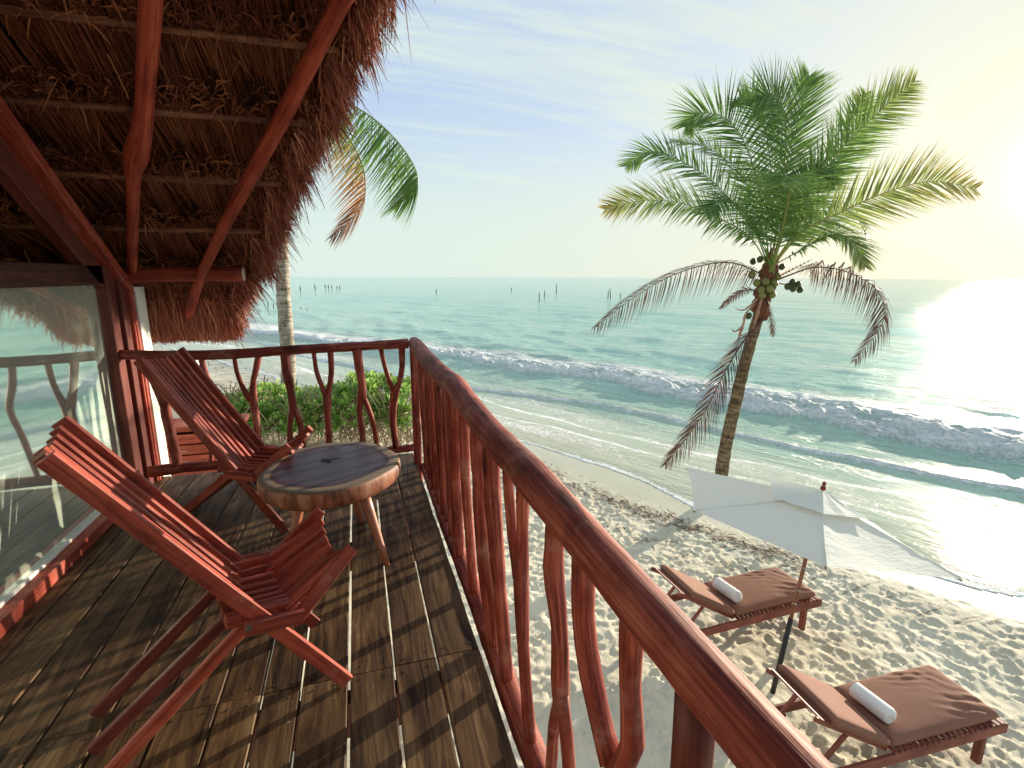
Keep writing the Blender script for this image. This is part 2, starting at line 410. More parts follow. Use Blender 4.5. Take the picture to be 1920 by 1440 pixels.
# tint: 0 green, .5 yellow-green, .75 orange/yellow, 1 dead brown
M_frond = leaf_mat('palm_leaf', [(0, (.06, .15, .035)), (.3, (.17, .29, .065)), (.5, (.34, .36, .12)), (.62, (.46, .34, .12)), (.74, (.42, .17, .05)), (.86, (.15, .075, .05)), (1, (.075, .042, .034))], .4)
M_bush = leaf_mat('shrub_leaf', [(0, (.06, .14, .02)), (.5, (.22, .38, .07)), (1, (.46, .58, .20))], .35, .35)
def trunk_mat(name, c1, c2, c3):
    m, nt, b = newmat(name); q = NB(nt)
    ring = q.noise(q.coord('UV', (2.2, 16, 1)), 1, 5, .6, .6); g = q.noise(q.coord('UV', (26, 5, 1)), 1, 6, .7)
    f = q.m('ADD', q.m('MULTIPLY', ring, .55), q.m('MULTIPLY', g, .45))
    q.L.new(q.ramp(f, [(.40, c1), (.50, c2), (.60, c3)]), b.inputs['Base Color']); b.inputs['Roughness'].default_value = .85; b.inputs['Specular IOR Level'].default_value = .2
    q.L.new(q.bump(f, .9, .02), b.inputs['Normal'])
    return m
M_trunk = trunk_mat('palm_trunk_brown', (.05, .035, .02), (.17, .12, .07), (.30, .23, .15))
M_trunk2 = trunk_mat('palm_trunk_grey', (.10, .08, .06), (.30, .26, .21), (.46, .42, .36))

# ------------------------------------------------------------------ shore frame and terrain
ES = np.array([-.53, .848]); EN = np.array([.848, .53]); SO = np.array([4.0, 12.2])   # s along the shore, n out to sea
def to_sn(x, y): dx = x-SO[0]; dy = y-SO[1]; return dx*ES[0]+dy*ES[1], dx*EN[0]+dy*EN[1]
def from_sn(s, n): return SO[0]+s*ES[0]+n*EN[0], SO[1]+s*ES[1]+n*EN[1]
SAND0 = -2.82; SEA = -3.3
def shore_wiggle(s): return .35*np.sin(s*.33+.6)+.14*np.sin(s*.9+2)+.05*np.sin(s*2.3)
def ground_base(x, y):
    s, n = to_sn(x, y); n = n-shore_wiggle(s)*.6
    z = SAND0-.18*sstep(-7, -.5, n)-.38*sstep(-.5, 7, n)-2.5*sstep(7, 40, n)-6*sstep(40, 200, n)
    z = z+.34*np.exp(-(((x+.5)/4.5)**2+((y-13.5)/3.2)**2))       # low dune under the shrub
    z = z+.5*sstep(-8, -30, n)
    return z
def grow(a, b, step, g, lim):
    """coordinates: even between a and b, growing outwards to +-lim"""
    c = list(np.arange(a, b, step)); d = step; x = c[-1]
    while x < lim[1]: d *= g; x += d; c.append(x)
    d = step; x = a; pre = []
    while x > lim[0]: d *= g; x -= d; pre.append(x)
    return np.array(pre[::-1]+c)
def gridquads(nx, ny):
    i = np.arange(nx-1)[None]+np.arange(ny-1)[:, None]*nx
    return np.stack([i, i+1, i+nx+1, i+nx], -1).reshape(-1, 4)

def build_ground():
    gx = grow(.4, 9.6, .028, 1.07, (-3000, 3000)); gy = grow(.8, 13.2, .03, 1.07, (-3000, 4000))
    X, Y = np.meshgrid(gx, gy); x = X.ravel(); y = Y.ravel()
    s, n = to_sn(x, y); nn = n-shore_wiggle(s)*.6
    z = ground_base(x, y)
    dry = 1-sstep(-1.6, -.2, nn)
    near = np.exp(-(np.maximum(0, np.abs(x-5)-6)**2+np.maximum(0, np.abs(y-7)-8)**2)/8)
    amp = dry*near
    z += amp*(.035*(fbm(x*1.1, y*1.1, 4, 3)-.5)+.028*(fbm(x*3.2, y*3.2, 3, 11)-.5)+.030*(fbm(x*8.5, y*8.5, 2, 12)-.5))
    z += (dry*.3*(1-near))*(fbm(x*.35, y*.35, 4, 5)-.5)
    # footprints: oval dents with raised rims, trampled everywhere
    Z = z.reshape(X.shape); D = np.zeros_like(Z)
    nf = 7500
    fx = rng.uniform(.3, 10, nf); fy = rng.uniform(.6, 13.4, nf); th = rng.uniform(0, 2*math.pi, nf)
    ln = rng.uniform(.07, .135, nf); wd = ln*rng.uniform(.42, .7, nf); dp = rng.uniform(.005, .021, nf)
    for k in range(nf):
        i0, i1 = np.searchsorted(gx, (fx[k]-.36, fx[k]+.36)); j0, j1 = np.searchsorted(gy, (fy[k]-.36, fy[k]+.36))
        if i1 <= i0 or j1 <= j0: continue
        dx = X[j0:j1, i0:i1]-fx[k]; dy = Y[j0:j1, i0:i1]-fy[k]; c, s_ = math.cos(th[k]), math.sin(th[k])
        u = (dx*c+dy*s_)/ln[k]; v = (-dx*s_+dy*c)/wd[k]; r = np.sqrt(u*u+v*v)
        D[j0:j1, i0:i1] = np.where(r < 1, np.minimum(D[j0:j1, i0:i1]*.35, 0)-dp[k]*(1-r**4)*(1+.3*u), D[j0:j1, i0:i1]+dp[k]*.6*np.exp(-((r-1.12)/.2)**2))
    D = D.ravel()*amp
    z += D
    wet = sstep(-1.0, -.1, nn+.5*(fbm(s*.5, n*.5, 3, 8)-.5))
    # seaweed line at the top of the wash
    wr = np.exp(-((nn+1.1+.4*(fbm(s*.4, n*0, 3, 21)-.5)*2)/.3)**2)+.7*np.exp(-((nn+2.0)/.25)**2)*sstep(.45, .6, fbm(s*.3, n*.3, 2, 33))
    far_w = sstep(5, 13, s)*(1-sstep(.0, 1.0, nn))*sstep(-9, -5, nn)
    m, nt, b = newmat('beach_sand'); q = NB(nt)
    ob = q.coord('Object', rand=False)
    g1 = q.noise(ob, 1.3, 5, .6); g2 = q.noise(ob, 30, 4, .7); g3 = q.noise(ob, 300, 2, .6)
    f = q.m('ADD', q.m('MULTIPLY', g1, .5), q.m('ADD', q.m('MULTIPLY', g2, .3), q.m('MULTIPLY', g3, .2)))
    col = q.ramp(f, [(.34, (.50, .45, .34)), (.5, (.63, .58, .45)), (.66, (.73, .69, .56))])
    wetc = q.ramp(f, [(.35, (.50, .48, .36)), (.65, (.60, .59, .46))])
    w = q.attr('wet'); col = q.mix(w, col, wetc)
    wv = q.noise(q.coord('Object', (1, 1, 1), (0, 0, R(-58)), rand=False), 1, 1)
    mp = q.coord('Object', (1.2, 7.0, 1), (0, 0, R(-32)), rand=False)
    strk = q.noise(mp, 1.1, 6, .75, 1.0)
    we = q.m('MULTIPLY', q.attr('wrack'), q.mr(strk, .53, .60))
    col = q.mix(q.m('MULTIPLY', we, .85), col, (.13, .075, .04))
    q.L.new(col, b.inputs['Base Color'])
    q.L.new(q.mr(w, 0, 1, .9, .35, 'LINEAR'), b.inputs['Roughness']); b.inputs['Specular IOR Level'].default_value = .35
    h = q.m('ADD', q.m('MULTIPLY', g2, 1.0), q.m('MULTIPLY', g3, .35))
    dry_ = q.m('SUBTRACT', 1.0, q.m('MULTIPLY', w, .93))
    bp = q.n('ShaderNodeBump'); q.L.new(h, bp.inputs['Height']); q.L.new(q.m('MULTIPLY', dry_, .5), bp.inputs['Strength']); bp.inputs['Distance'].default_value = .02
    q.L.new(bp.outputs[0], b.inputs['Normal'])
    o = np_mesh('beach_ground', np.stack([x, y, z], 1), gridquads(len(gx), len(gy)), m, None, {'wet': wet, 'wrack': np.clip(wr+far_w, 0, 1)}, True)
    tag(o, kind='structure')
build_ground()

# ------------------------------------------------------------------ sea
def build_sea():
    gs = grow(-18, 22, .085, 1.035, (-9000, 30000)); gn = grow(-1.2, 15, .055, 1.03, (-1.3, 40000))
    S, Nn = np.meshgrid(gs, gn); s0 = S.ravel(); n0 = Nn.ravel()
    sp_n = np.gradient(gn)[:, None]*np.ones_like(S); sp_s = np.gradient(gs)[None]*np.ones_like(S)
    sp = np.maximum(sp_n, sp_s*.6).ravel()
    wig = shore_wiggle(s0)*(1-sstep(2, 8, n0))
    s = s0; n = n0+wig*.6                   # the swash edge wanders
    h = np.zeros_like(s)
    def fade(lam): return 1-sstep(lam/7, lam/2.5, sp)
    off = sstep(3, 12, n0)
    # swells, crests roughly along the shore
    for lam, ang, a, ph in ((9.5, .10, .10, .3), (6.2, -.28, .07, 1.7), (3.9, .45, .05, 4.0), (2.6, -.6, .035, 2.2), (14, -.05, .06, 5), (30, .2, .07, 1), (55, -.3, .08, 2)):
        k = 2*math.pi/lam
        ph_ = k*(n*math.cos(ang)+s*math.sin(ang))+ph+3*(fbm(s/18+lam, n/18, 2, 41)-.5)
        h += .62*a*off*fade(lam)*(np.exp(1.3*(np.sin(ph_)-1))*2-.7)*(.4+1.2*fbm(s/9+lam*3, n/5, 2, 43))
    for lam, a, sd in ((1.6, .09, 51), (.8, .06, 52), (.4, .032, 53), (.22, .018, 54)):
        r = fbm(s/lam*.42, n/lam*1.0, 2, sd)
        h += a*(.15+.85*off)*fade(lam*1.3)*(1-np.abs(2*r-1)*1.6)*.55
    # breaking wave: a bore with steep shoreward face near n = 9.5
    nb = 9.4+1.0*np.sin(s*.10+1.0)+.9*(fbm(s*.22, s*0, 3, 61)-.5)*2+.3*(fbm(s*1.2, s*0, 3, 62)-.5)*2
    tmp = n-nb
    env = .35+1.05*fbm(s*.16, s*0+3, 3, 63)
    bore = np.where(tmp < 0, np.exp(-(tmp/.45)**2), np.exp(-(tmp/2.3)**2))
    rough_b = fbm(s*1.6, n*1.6, 4, 64)
    h += env*bore*(.30+.36*(rough_b-.5)*2*fade(.6)+.14*(fbm(s*3.6, n*3.6, 3, 66)-.5)*2*fade(.3))
    # low second wave running up in front
    n2 = 5.6+.8*np.sin(s*.16+2.2)+.7*(fbm(s*.2, s*0, 3, 71)-.5)*2
    t2 = n-n2; h += .10*np.where(t2 < 0, np.exp(-(t2/.25)**2), np.exp(-(t2/1.1)**2))*(.3+.9*fbm(s*.11, s*0, 2, 72))
    x, y = from_sn(s0, n0)
    gb = ground_base(x, y)
    edge = .3*np.sin(s0*.4+1)+.6*(fbm(s0*.35, s0*0, 3, 81)-.5)*2; edge_n = edge*.8; inn = sstep(0, .6, n0-edge_n)
    lvl = np.maximum(SEA+.02, gb+.003+.018*sstep(0, 1.5, n0-edge_n))
    t = sstep(3, 6, n0); z = (lvl+h*.3)*(1-t)+(SEA+h)*t
    z = np.maximum(z, gb+.003+.012*inn)
    z = np.where(n0 < edge_n, gb-.03, z)      # dry beyond the swash edge: sheet dips under the sand
    # foam
    lace = fbm(s*1.1+3*fbm(s*.5, n*.5, 2, 91), n*1.8+3*fbm(s*.5+9, n*.5, 2, 92), 4, 93)
    f_b = np.where(tmp < 0, np.exp(-(tmp/.75)**2), np.exp(-(tmp/1.5)**2))*(.55+.75*env*rough_b)
    f_tr = np.exp(-((tmp-2.6)/2.8)**2)*.85*sstep(0, .4, tmp)
    f_in = 1.12*sstep(.0, 1.6, n0)*(1-sstep(6.0, 9.0, n0))*(.30+.45*(fbm(s*.18, n*.6, 3, 95)-.5)*2)
    f_e = np.exp(-((n0-edge_n-.12)/.2)**2)*.80
    f_2 = np.exp(-((t2+.12)/.22)**2)*.8
    line = 0
    for q_, w_ in ((2.4, .1), (3.7, .13)):
        nl = q_+.9*(fbm(s*.16+q_*7, s*0, 3, 97)-.5)*2+.25*(fbm(s*.8, s*0, 2, 98)-.5); line = line+.45*np.exp(-((n0-nl)/w_)**2)
    foam = np.clip(np.maximum.reduce([f_b*1.15, f_tr, f_in, f_e, f_2])+line, 0, 1)
    far = sstep(12, 120, n0)
    m, nt, b = newmat('sea_water'); q = NB(nt)
    ob = q.coord('Object', rand=False)
    shore = q.coord('Object', (1, 1, 1), (0, 0, R(-32)), rand=False)   # x' = out to sea, y' = along
    def st(sx, sy, sc_, det, rgh, dist=0):
        mp = q.n('ShaderNodeMapping'); q.L.new(shore, mp.inputs[0]); mp.inputs['Scale'].default_value = (sx, sy, 1)
        return q.noise(mp.outputs[0], sc_, det, rgh, dist)
    deep = q.attr('deep')
    body = q.ramp(deep, [(0, (.50, .50, .39)), (.16, (.49, .58, .47)), (.3, (.52, .74, .64)), (.55, (.44, .73, .62)), (1, (.38, .69, .60))])
    pn = st(1.0, .35, .06, 4, .6, .5); body = q.mix(q.mr(pn, .4, .65, 0, .35), body, (.30, .62, .54))
    pn2 = st(1.0, .25, .35, 4, .6, .3); body = q.mix(q.mr(pn2, .45, .7, 0, .25), body, (.55, .74, .64))
    # foam threshold with lace
    vo = q.n('ShaderNodeTexVoronoi', feature='DISTANCE_TO_EDGE'); mp = q.n('ShaderNodeMapping'); q.L.new(shore, mp.inputs[0]); mp.inputs['Scale'].default_value = (2.6, 1.7, 1)
    wn = q.noise(shore, 2.2, 4, .6); va = q.n('ShaderNodeVectorMath', operation='ADD'); q.L.new(mp.outputs[0], va.inputs[0])
    wc = q.n('ShaderNodeTexNoise'); q.L.new(shore, wc.inputs[0]); wc.inputs['Scale'].default_value = 1.8; wc.inputs['Detail'].default_value = 4
    vs = q.n('ShaderNodeVectorMath', operation='SCALE'); q.L.new(wc.outputs['Color'], vs.inputs[0]); vs.inputs['Scale'].default_value = 2.2
    q.L.new(vs.outputs[0], va.inputs[1]); q.L.new(va.outputs[0], vo.inputs[0])
    lc = q.mr(vo.outputs['Distance'], 0, .22, 1, 0)
    fn = st(1.0, .8, 5.5, 7, .68, .2)
    fn_big = st(1.0, .5, 1.1, 5, .6, .5)
    fa = q.attr('foam')
    v = q.m('ADD', fa, q.m('ADD', q.m('MULTIPLY', q.m('SUBTRACT', fn, .5), .9), q.m('ADD', q.m('MULTIPLY', q.m('SUBTRACT', lc, .5), .30), q.m('MULTIPLY', q.m('SUBTRACT', fn_big, .5), .7))))
    fm = q.mr(v, .40, .82, 0, 1)
    cold = q.mix(q.mr(fn, .35, .65), (.74, .80, .84), (.92, .93, .92))
    col = q.mix(fm, body, cold)
    q.L.new(col, b.inputs['Base Color'])
    q.L.new(q.m('ADD', q.mr(deep, 0, .3, .05, .045), q.m('MULTIPLY', fm, .6)), b.inputs['Roughness']); b.inputs['IOR'].default_value = 1.333
    q.L.new(q.m('MULTIPLY', q.mr(deep, .08, .3, .05, .26), q.m('SUBTRACT', 1.0, q.m('MULTIPLY', fm, .9))), b.inputs['Specular IOR Level'])
    # ripples: near by 0.1-0.6 m, far by metres
    r1 = st(1.0, .45, 7, 5, .65, .4); r2 = st(1.0, .28, 2.0, 6, .62, .6); r3 = st(1.0, .24, .55, 6, .62, .5); r4 = st(1, .3, .1, 4, .6, .3)
    amp = q.attr('chop')
    def bmp(h, dist, normal, stn):
        bb = q.n('ShaderNodeBump'); q.L.new(h, bb.inputs['Height']); bb.inputs['Distance'].default_value = dist
        q.L.new(q.m('MULTIPLY', amp, stn), bb.inputs['Strength'])
        if normal is not None: q.L.new(normal, bb.inputs['Normal'])
        return bb.outputs[0]
    nb_ = bmp(r4, .35, None, .6); nb_ = bmp(r3, .48, nb_, .9); nb_ = bmp(r2, .34, nb_, 1.0); nb_ = bmp(r1, .16, nb_, 1.0)
    fb = q.n('ShaderNodeBump'); q.L.new(q.m('MULTIPLY', fn, fm), fb.inputs['Height']); fb.inputs['Distance'].default_value = .12; fb.inputs['Strength'].default_value = .7; q.L.new(nb_, fb.inputs['Normal'])
    q.L.new(fb.outputs[0], b.inputs['Normal'])
    deepv = .18*sstep(0, 6, n0)+.2*sstep(6, 14, n0)+.32*sstep(12, 60, n0)+.3*sstep(60, 900, n0)
    chop = .22+.78*sstep(2, 9, n0)
    o = np_mesh('sea_water', np.stack([x, y, z], 1), gridquads(len(gs), len(gn)), m, None, {'foam': foam, 'deep': deepv, 'chop': chop}, True)
    tag(o, kind='structure')
build_sea()

# ------------------------------------------------------------------ deck
def build_deck():
    base = MB()
    for yy in (-1.4, -.2, 1.0, 1.8, 3.0, 4.0): base.box((-.6, yy, -.16), (2.0, .07, .16))
    deck = base.build('deck', M_redd); tag(deck, kind='structure')
    edges = [-1.96, -1.79, -1.62, -1.45, -1.27, -1.09, -.92, -.74, -.56, -.385, -.285+.0, -.11, .064, .229, .415]
    edges = [-1.63, -1.455, -1.275, -1.10, -.92, -.745, -.565, -.42, -.285, -.11, .064, .235, .415]
    nails = MB()
    for i in range(len(edges)-1):
        a, b = edges[i], edges[i+1]; g = .004+.003*random.random()
        cuts = [-2.5, -.5+random.uniform(-.02, .02), 1.815]
        if i % 3 == 1: cuts += [3.02]
        cuts += [4.34]
        for j in range(len(cuts)-1):
            y0, y1 = cuts[j]+.002, cuts[j+1]-.002
            dz = random.uniform(-.0025, .0025); sh = random.uniform(-.002, .002)
            x0, x1 = a+g+sh, b-g*.6+sh
            nseg = max(2, int((y1-y0)/.18)); mb = MB(); rings = []; c = .004; t = .032
            edge_board = i == len(edges)-2
            for k in range(nseg+1):
                yy = y0+(y1-y0)*k/nseg
                wl = .0022*mnoise.noise(V(yy*2.5, i*3.1, 0)); wr_ = (.009 if edge_board else .0022)*mnoise.noise(V(yy*(5 if edge_board else 2.5), i*3.1+5, 2))
                cz = dz+.0015*mnoise.noise(V(yy, i, 5))
                X0, X1 = x0+wl, x1+wr_
                rings.append([V(X0+c, yy, cz-t), V(X1-c, yy, cz-t), V(X1, yy, cz-t+c), V(X1, yy, cz-c), V(X1-c, yy, cz), V(X0+c, yy, cz), V(X0, yy, cz-c), V(X0, yy, cz-t+c)])
            mb.quadgrid(rings); mb.build('plank', M_deck, deck)
            for yy in (y0+.035, y1-.035, (y0+y1)/2):
                for xx in (x0+.035, x1-.035):
                    nails.lathe([(.0045, -.004), (.0045, dz+.0022), (.0035, dz+.0028)], 6, (xx+random.uniform(-.006, .006), yy+random.uniform(-.01, .01), 0))
    o = nails.build('nail_head', M_nail, deck); tag(o, kind='stuff')
    jb = MB(); jb.box((.36, .9, -.13), (.06, 6.8, .18)); jb.build('rim_joist', M_redd, deck)
    jb = MB(); jb.box((-1.5, .9, -.13), (.06, 6.8, .18)); jb.build('rim_joist', M_redd, deck)
    for yy in (-1.6, .5, 4.1):
        for xx in (.28, -1.45):
            p = MB(); p.tube([(xx, yy, -3.2), (xx+.01, yy, -1.5), (xx, yy, -.22)], [.085, .08, .075], 12, .15, .08); p.build('support_post', M_log, deck, True)
build_deck()

# ------------------------------------------------------------------ railings
def baluster(pieces, name, parent, mat=None):
    mb = MB(); sd = random.uniform(0, 50)
    for pts, rad in pieces: mb.tube(pts, rad, 12, .045, .10, 9, sd)
    return mb.build(name, mat or M_log, parent, True)
def railings():
    side = thing('wooden_railing', 'long red log railing running along the seaward edge of the deck', 'railing', (.45, 1.8, 0))
    L0 = Vector((.45, 1.8, 0))
    def P(x, y, z): return (x-L0.x, y-L0.y, z)
    hr = MB()
    ctl = [(.435, 4.14, 1.0, .052), (.437, 4.0, 1.0, .056), (.43, 3.4, .995, .056), (.435, 2.7, .998, .053), (.445, 2.45, 1.005, .056), (.435, 2.1, .998, .051), (.43, 1.6, .99, .050), (.433, 1.25, .995, .050), (.43, .95, .993, .047), (.431, .6, .990, .043), (.43, .2, .99, .041), (.43, -.5, 1.0, .041), (.43, -1.5, 1.0, .041)]
    hr.tube([P(*c[:3]) for c in ctl], [c[3] for c in ctl], 22, .04, .09, 5, 3.0); hr.build('handrail', M_log, side, True)
    br = MB(); br.tube([P(.485, 4.05, -.03), P(.482, 3, -.032), P(.488, 2.2, -.03), P(.482, 1.5, -.03), P(.486, .8, -.03), P(.485, 0, -.03), P(.485, -1.5, -.03)], [.044, .046, .048, .046, .048, .046, .046], 16, .05, .08, 6, 8.0); br.build('bottom_rail', M_log, side, True)
    # straight and forked uprights along the seaward side, far to near
    def st(y, r0=.026, r1=.03, bend=.02, x=.465):
        b1, b2 = random.uniform(-bend, bend), random.uniform(-bend, bend)
        baluster([([P(x-.01, y+b1*.3, .97), P(x-.01, y+b1, .68), P(x, y+b2, .38), P(x+.012, y, -.01)], [r0*.78, (r0+r1)/2*.86, (r0+r1)/2*.74, r1*.8])], 'baluster', side)
    for y, r0, r1 in ((3.93, .024, .026), (3.81, .022, .028), (3.70, .026, .028), (3.5, .03, .034), (3.36, .027, .03), (3.26, .026, .03), (3.08, .024, .028), (2.97, .024, .024), (2.79, .022, .026), (2.66, .02, .024)): st(y, r0, r1)
    # forked pair
    baluster([([P(.455, 2.42, .96), P(.46, 2.50, .7), P(.465, 2.56, .45)], [.02, .022, .024]), ([P(.455, 2.62, .96), P(.462, 2.60, .7), P(.465, 2.56, .45), P(.478, 2.55, -.01)], [.022, .024, .03, .03])], 'baluster', side)
    baluster([([P(.455, 2.25, .97), P(.46, 2.27, .6), P(.465, 2.22, .3), P(.478, 2.19, -.01)], [.028, .026, .024, .024])], 'baluster', side)
    # thick forked trunk-like ones
    baluster([([P(.445, 1.93, .97), P(.45, 1.90, .6), P(.458, 1.87, .35), P(.478, 1.83, -.01)], [.037, .035, .034, .027]), ([P(.458, 1.87, .42), P(.465, 1.78, .22), P(.478, 1.80, -.01)], [.022, .018, .017])], 'baluster', side)
    baluster([([P(.445, 1.74, .97), P(.452, 1.72, .7), P(.458, 1.66, .42), P(.478, 1.61, -.01)], [.031, .034, .027, .026])], 'baluster', side)
    # small high fork, knotty stem
    baluster([([P(.44, 1.50, .965), P(.445, 1.46, .75), P(.45, 1.40, .58)], [.020, .018, .018]), ([P(.44, 1.33, .965), P(.446, 1.345, .78), P(.452, 1.37, .58), P(.45, 1.35, .45), P(.46, 1.36, .3), P(.478, 1.335, -.01)], [.021, .019, .026, .022, .020, .022])], 'baluster', side)
    # inverted fork
    baluster([([P(.44, 1.065, .97), P(.45, 1.10, .8), P(.445, 1.04, .66), P(.455, 1.05, .5), P(.46, 1.05, .42)], [.025, .027, .023, .025, .024]), ([P(.457, 1.05, .46), P(.463, 1.10, .3), P(.478, 1.16, -.01)], [.016, .017, .017]), ([P(.457, 1.04, .46), P(.463, 1.0, .3), P(.478, .985, -.01)], [.018, .017, .018])], 'baluster', side)
    # big U fork
    baluster([([P(.44, .90, .96), P(.442, .905, .8), P(.446, .86, .68), P(.45, .80, .585), P(.45, .76, .55)], [.030, .027, .026, .026, .028]), ([P(.44, .70, .955), P(.443, .70, .8), P(.447, .685, .68), P(.45, .73, .57), P(.455, .76, .50), P(.465, .80, .25), P(.478, .80, -.01)], [.023, .021, .021, .024, .032, .029, .028])], 'baluster', side)
    for y in (.3, .1, -.15, -.6, -.9, -1.2): st(y, .03, .032)
    pm = MB(); pm.tube([P(.44, .520, .96), P(.445, .515, .4), P(.45, .51, -.3)], [.030, .031, .033], 14, .1, .06); pm.build('post', M_redd, side, True)
    pm = MB(); pm.beam(P(.425, 4.085, -.3), P(.425, 4.085, .97), .065, .065, (0, 1, 0), .01, 6); pm.build('corner_post', M_log, side)
    # end railing
    back = thing('wooden_railing', 'short red log railing across the far end of the deck with forked branch uprights', 'railing', (-.5, 4.07, 0))
    def Q(x, z, y=0): return (x+.5, y, z)
    hr = MB(); hr.tube([Q(-1.56, 1.0), Q(-1.3, .985), Q(-1.0, .975), Q(-.6, .985), Q(-.3, .995), Q(.0, 1.0), Q(.38, 1.01)], [.036, .034, .036, .035, .036, .037, .04], 16, .05, .10, 6, 5, ref=(0, 1, 0)); hr.build('handrail', M_log, back, True)
    br = MB(); br.tube([Q(-1.5, .14), Q(-1.2, .15), Q(-.5, .135), Q(0, .13), Q(.40, .14)], [.042, .038, .036, .034, .03], 14, .05, .10, 6, 7, ref=(0, 1, 0)); br.build('bottom_rail', M_log, back, True)
    Bq = lambda pcs: baluster([([Q(x, z) for x, z in pts], rad) for pts, rad in pcs], 'baluster', back)
    Bq([([(-1.42, .98), (-1.40, .85), (-1.37, .72), (-1.34, .62)], [.026, .024, .026, .034]), ([(-1.27, .97), (-1.28, .82), (-1.31, .70), (-1.34, .60), (-1.33, .4), (-1.31, .15)], [.018, .018, .022, .036, .034, .032])])
    Bq([([(-1.08, .97), (-1.06, .82), (-1.02, .66), (-1.06, .45), (-1.10, .15)], [.022, .022, .020, .018, .016])])
    Bq([([(-.865, .97), (-.86, .85), (-.83, .72), (-.79, .62)], [.015, .016, .018, .022]), ([(-.70, .97), (-.73, .86), (-.755, .78), (-.77, .62), (-.765, .4), (-.77, .15)], [.022, .022, .02, .03, .024, .024])])
    Bq([([(-.525, .98), (-.525, .85), (-.51, .7), (-.50, .52)], [.034, .032, .030, .030]), ([(-.50, .56), (-.535, .42), (-.555, .15)], [.022, .02, .02]), ([(-.50, .56), (-.46, .40), (-.45, .15)], [.024, .022, .022])])
    Bq([([(-.325, .97), (-.315, .82), (-.29, .72), (-.265, .63)], [.017, .017, .018, .022]), ([(-.205, .97), (-.21, .80), (-.235, .68), (-.255, .6), (-.26, .4), (-.265, .14)], [.023, .022, .02, .032, .026, .026])])
    Bq([([(-.01, .98), (-.005, .86), (.01, .72), (.01, .58)], [.036, .033, .030, .030]), ([(.0, .64), (-.02, .48), (-.01, .3), (0, .14)], [.026, .024, .024, .026]), ([(.01, .62), (.06, .46), (.09, .3), (.10, .14)], [.022, .021, .021, .022])])
    Bq([([(.17, .97), (.19, .84), (.215, .74), (.245, .64)], [.018, .018, .017, .022]), ([(.33, .98), (.325, .82), (.295, .69), (.26, .62), (.235, .4), (.25, .14)], [.026, .023, .021, .033, .028, .026])])
railings()

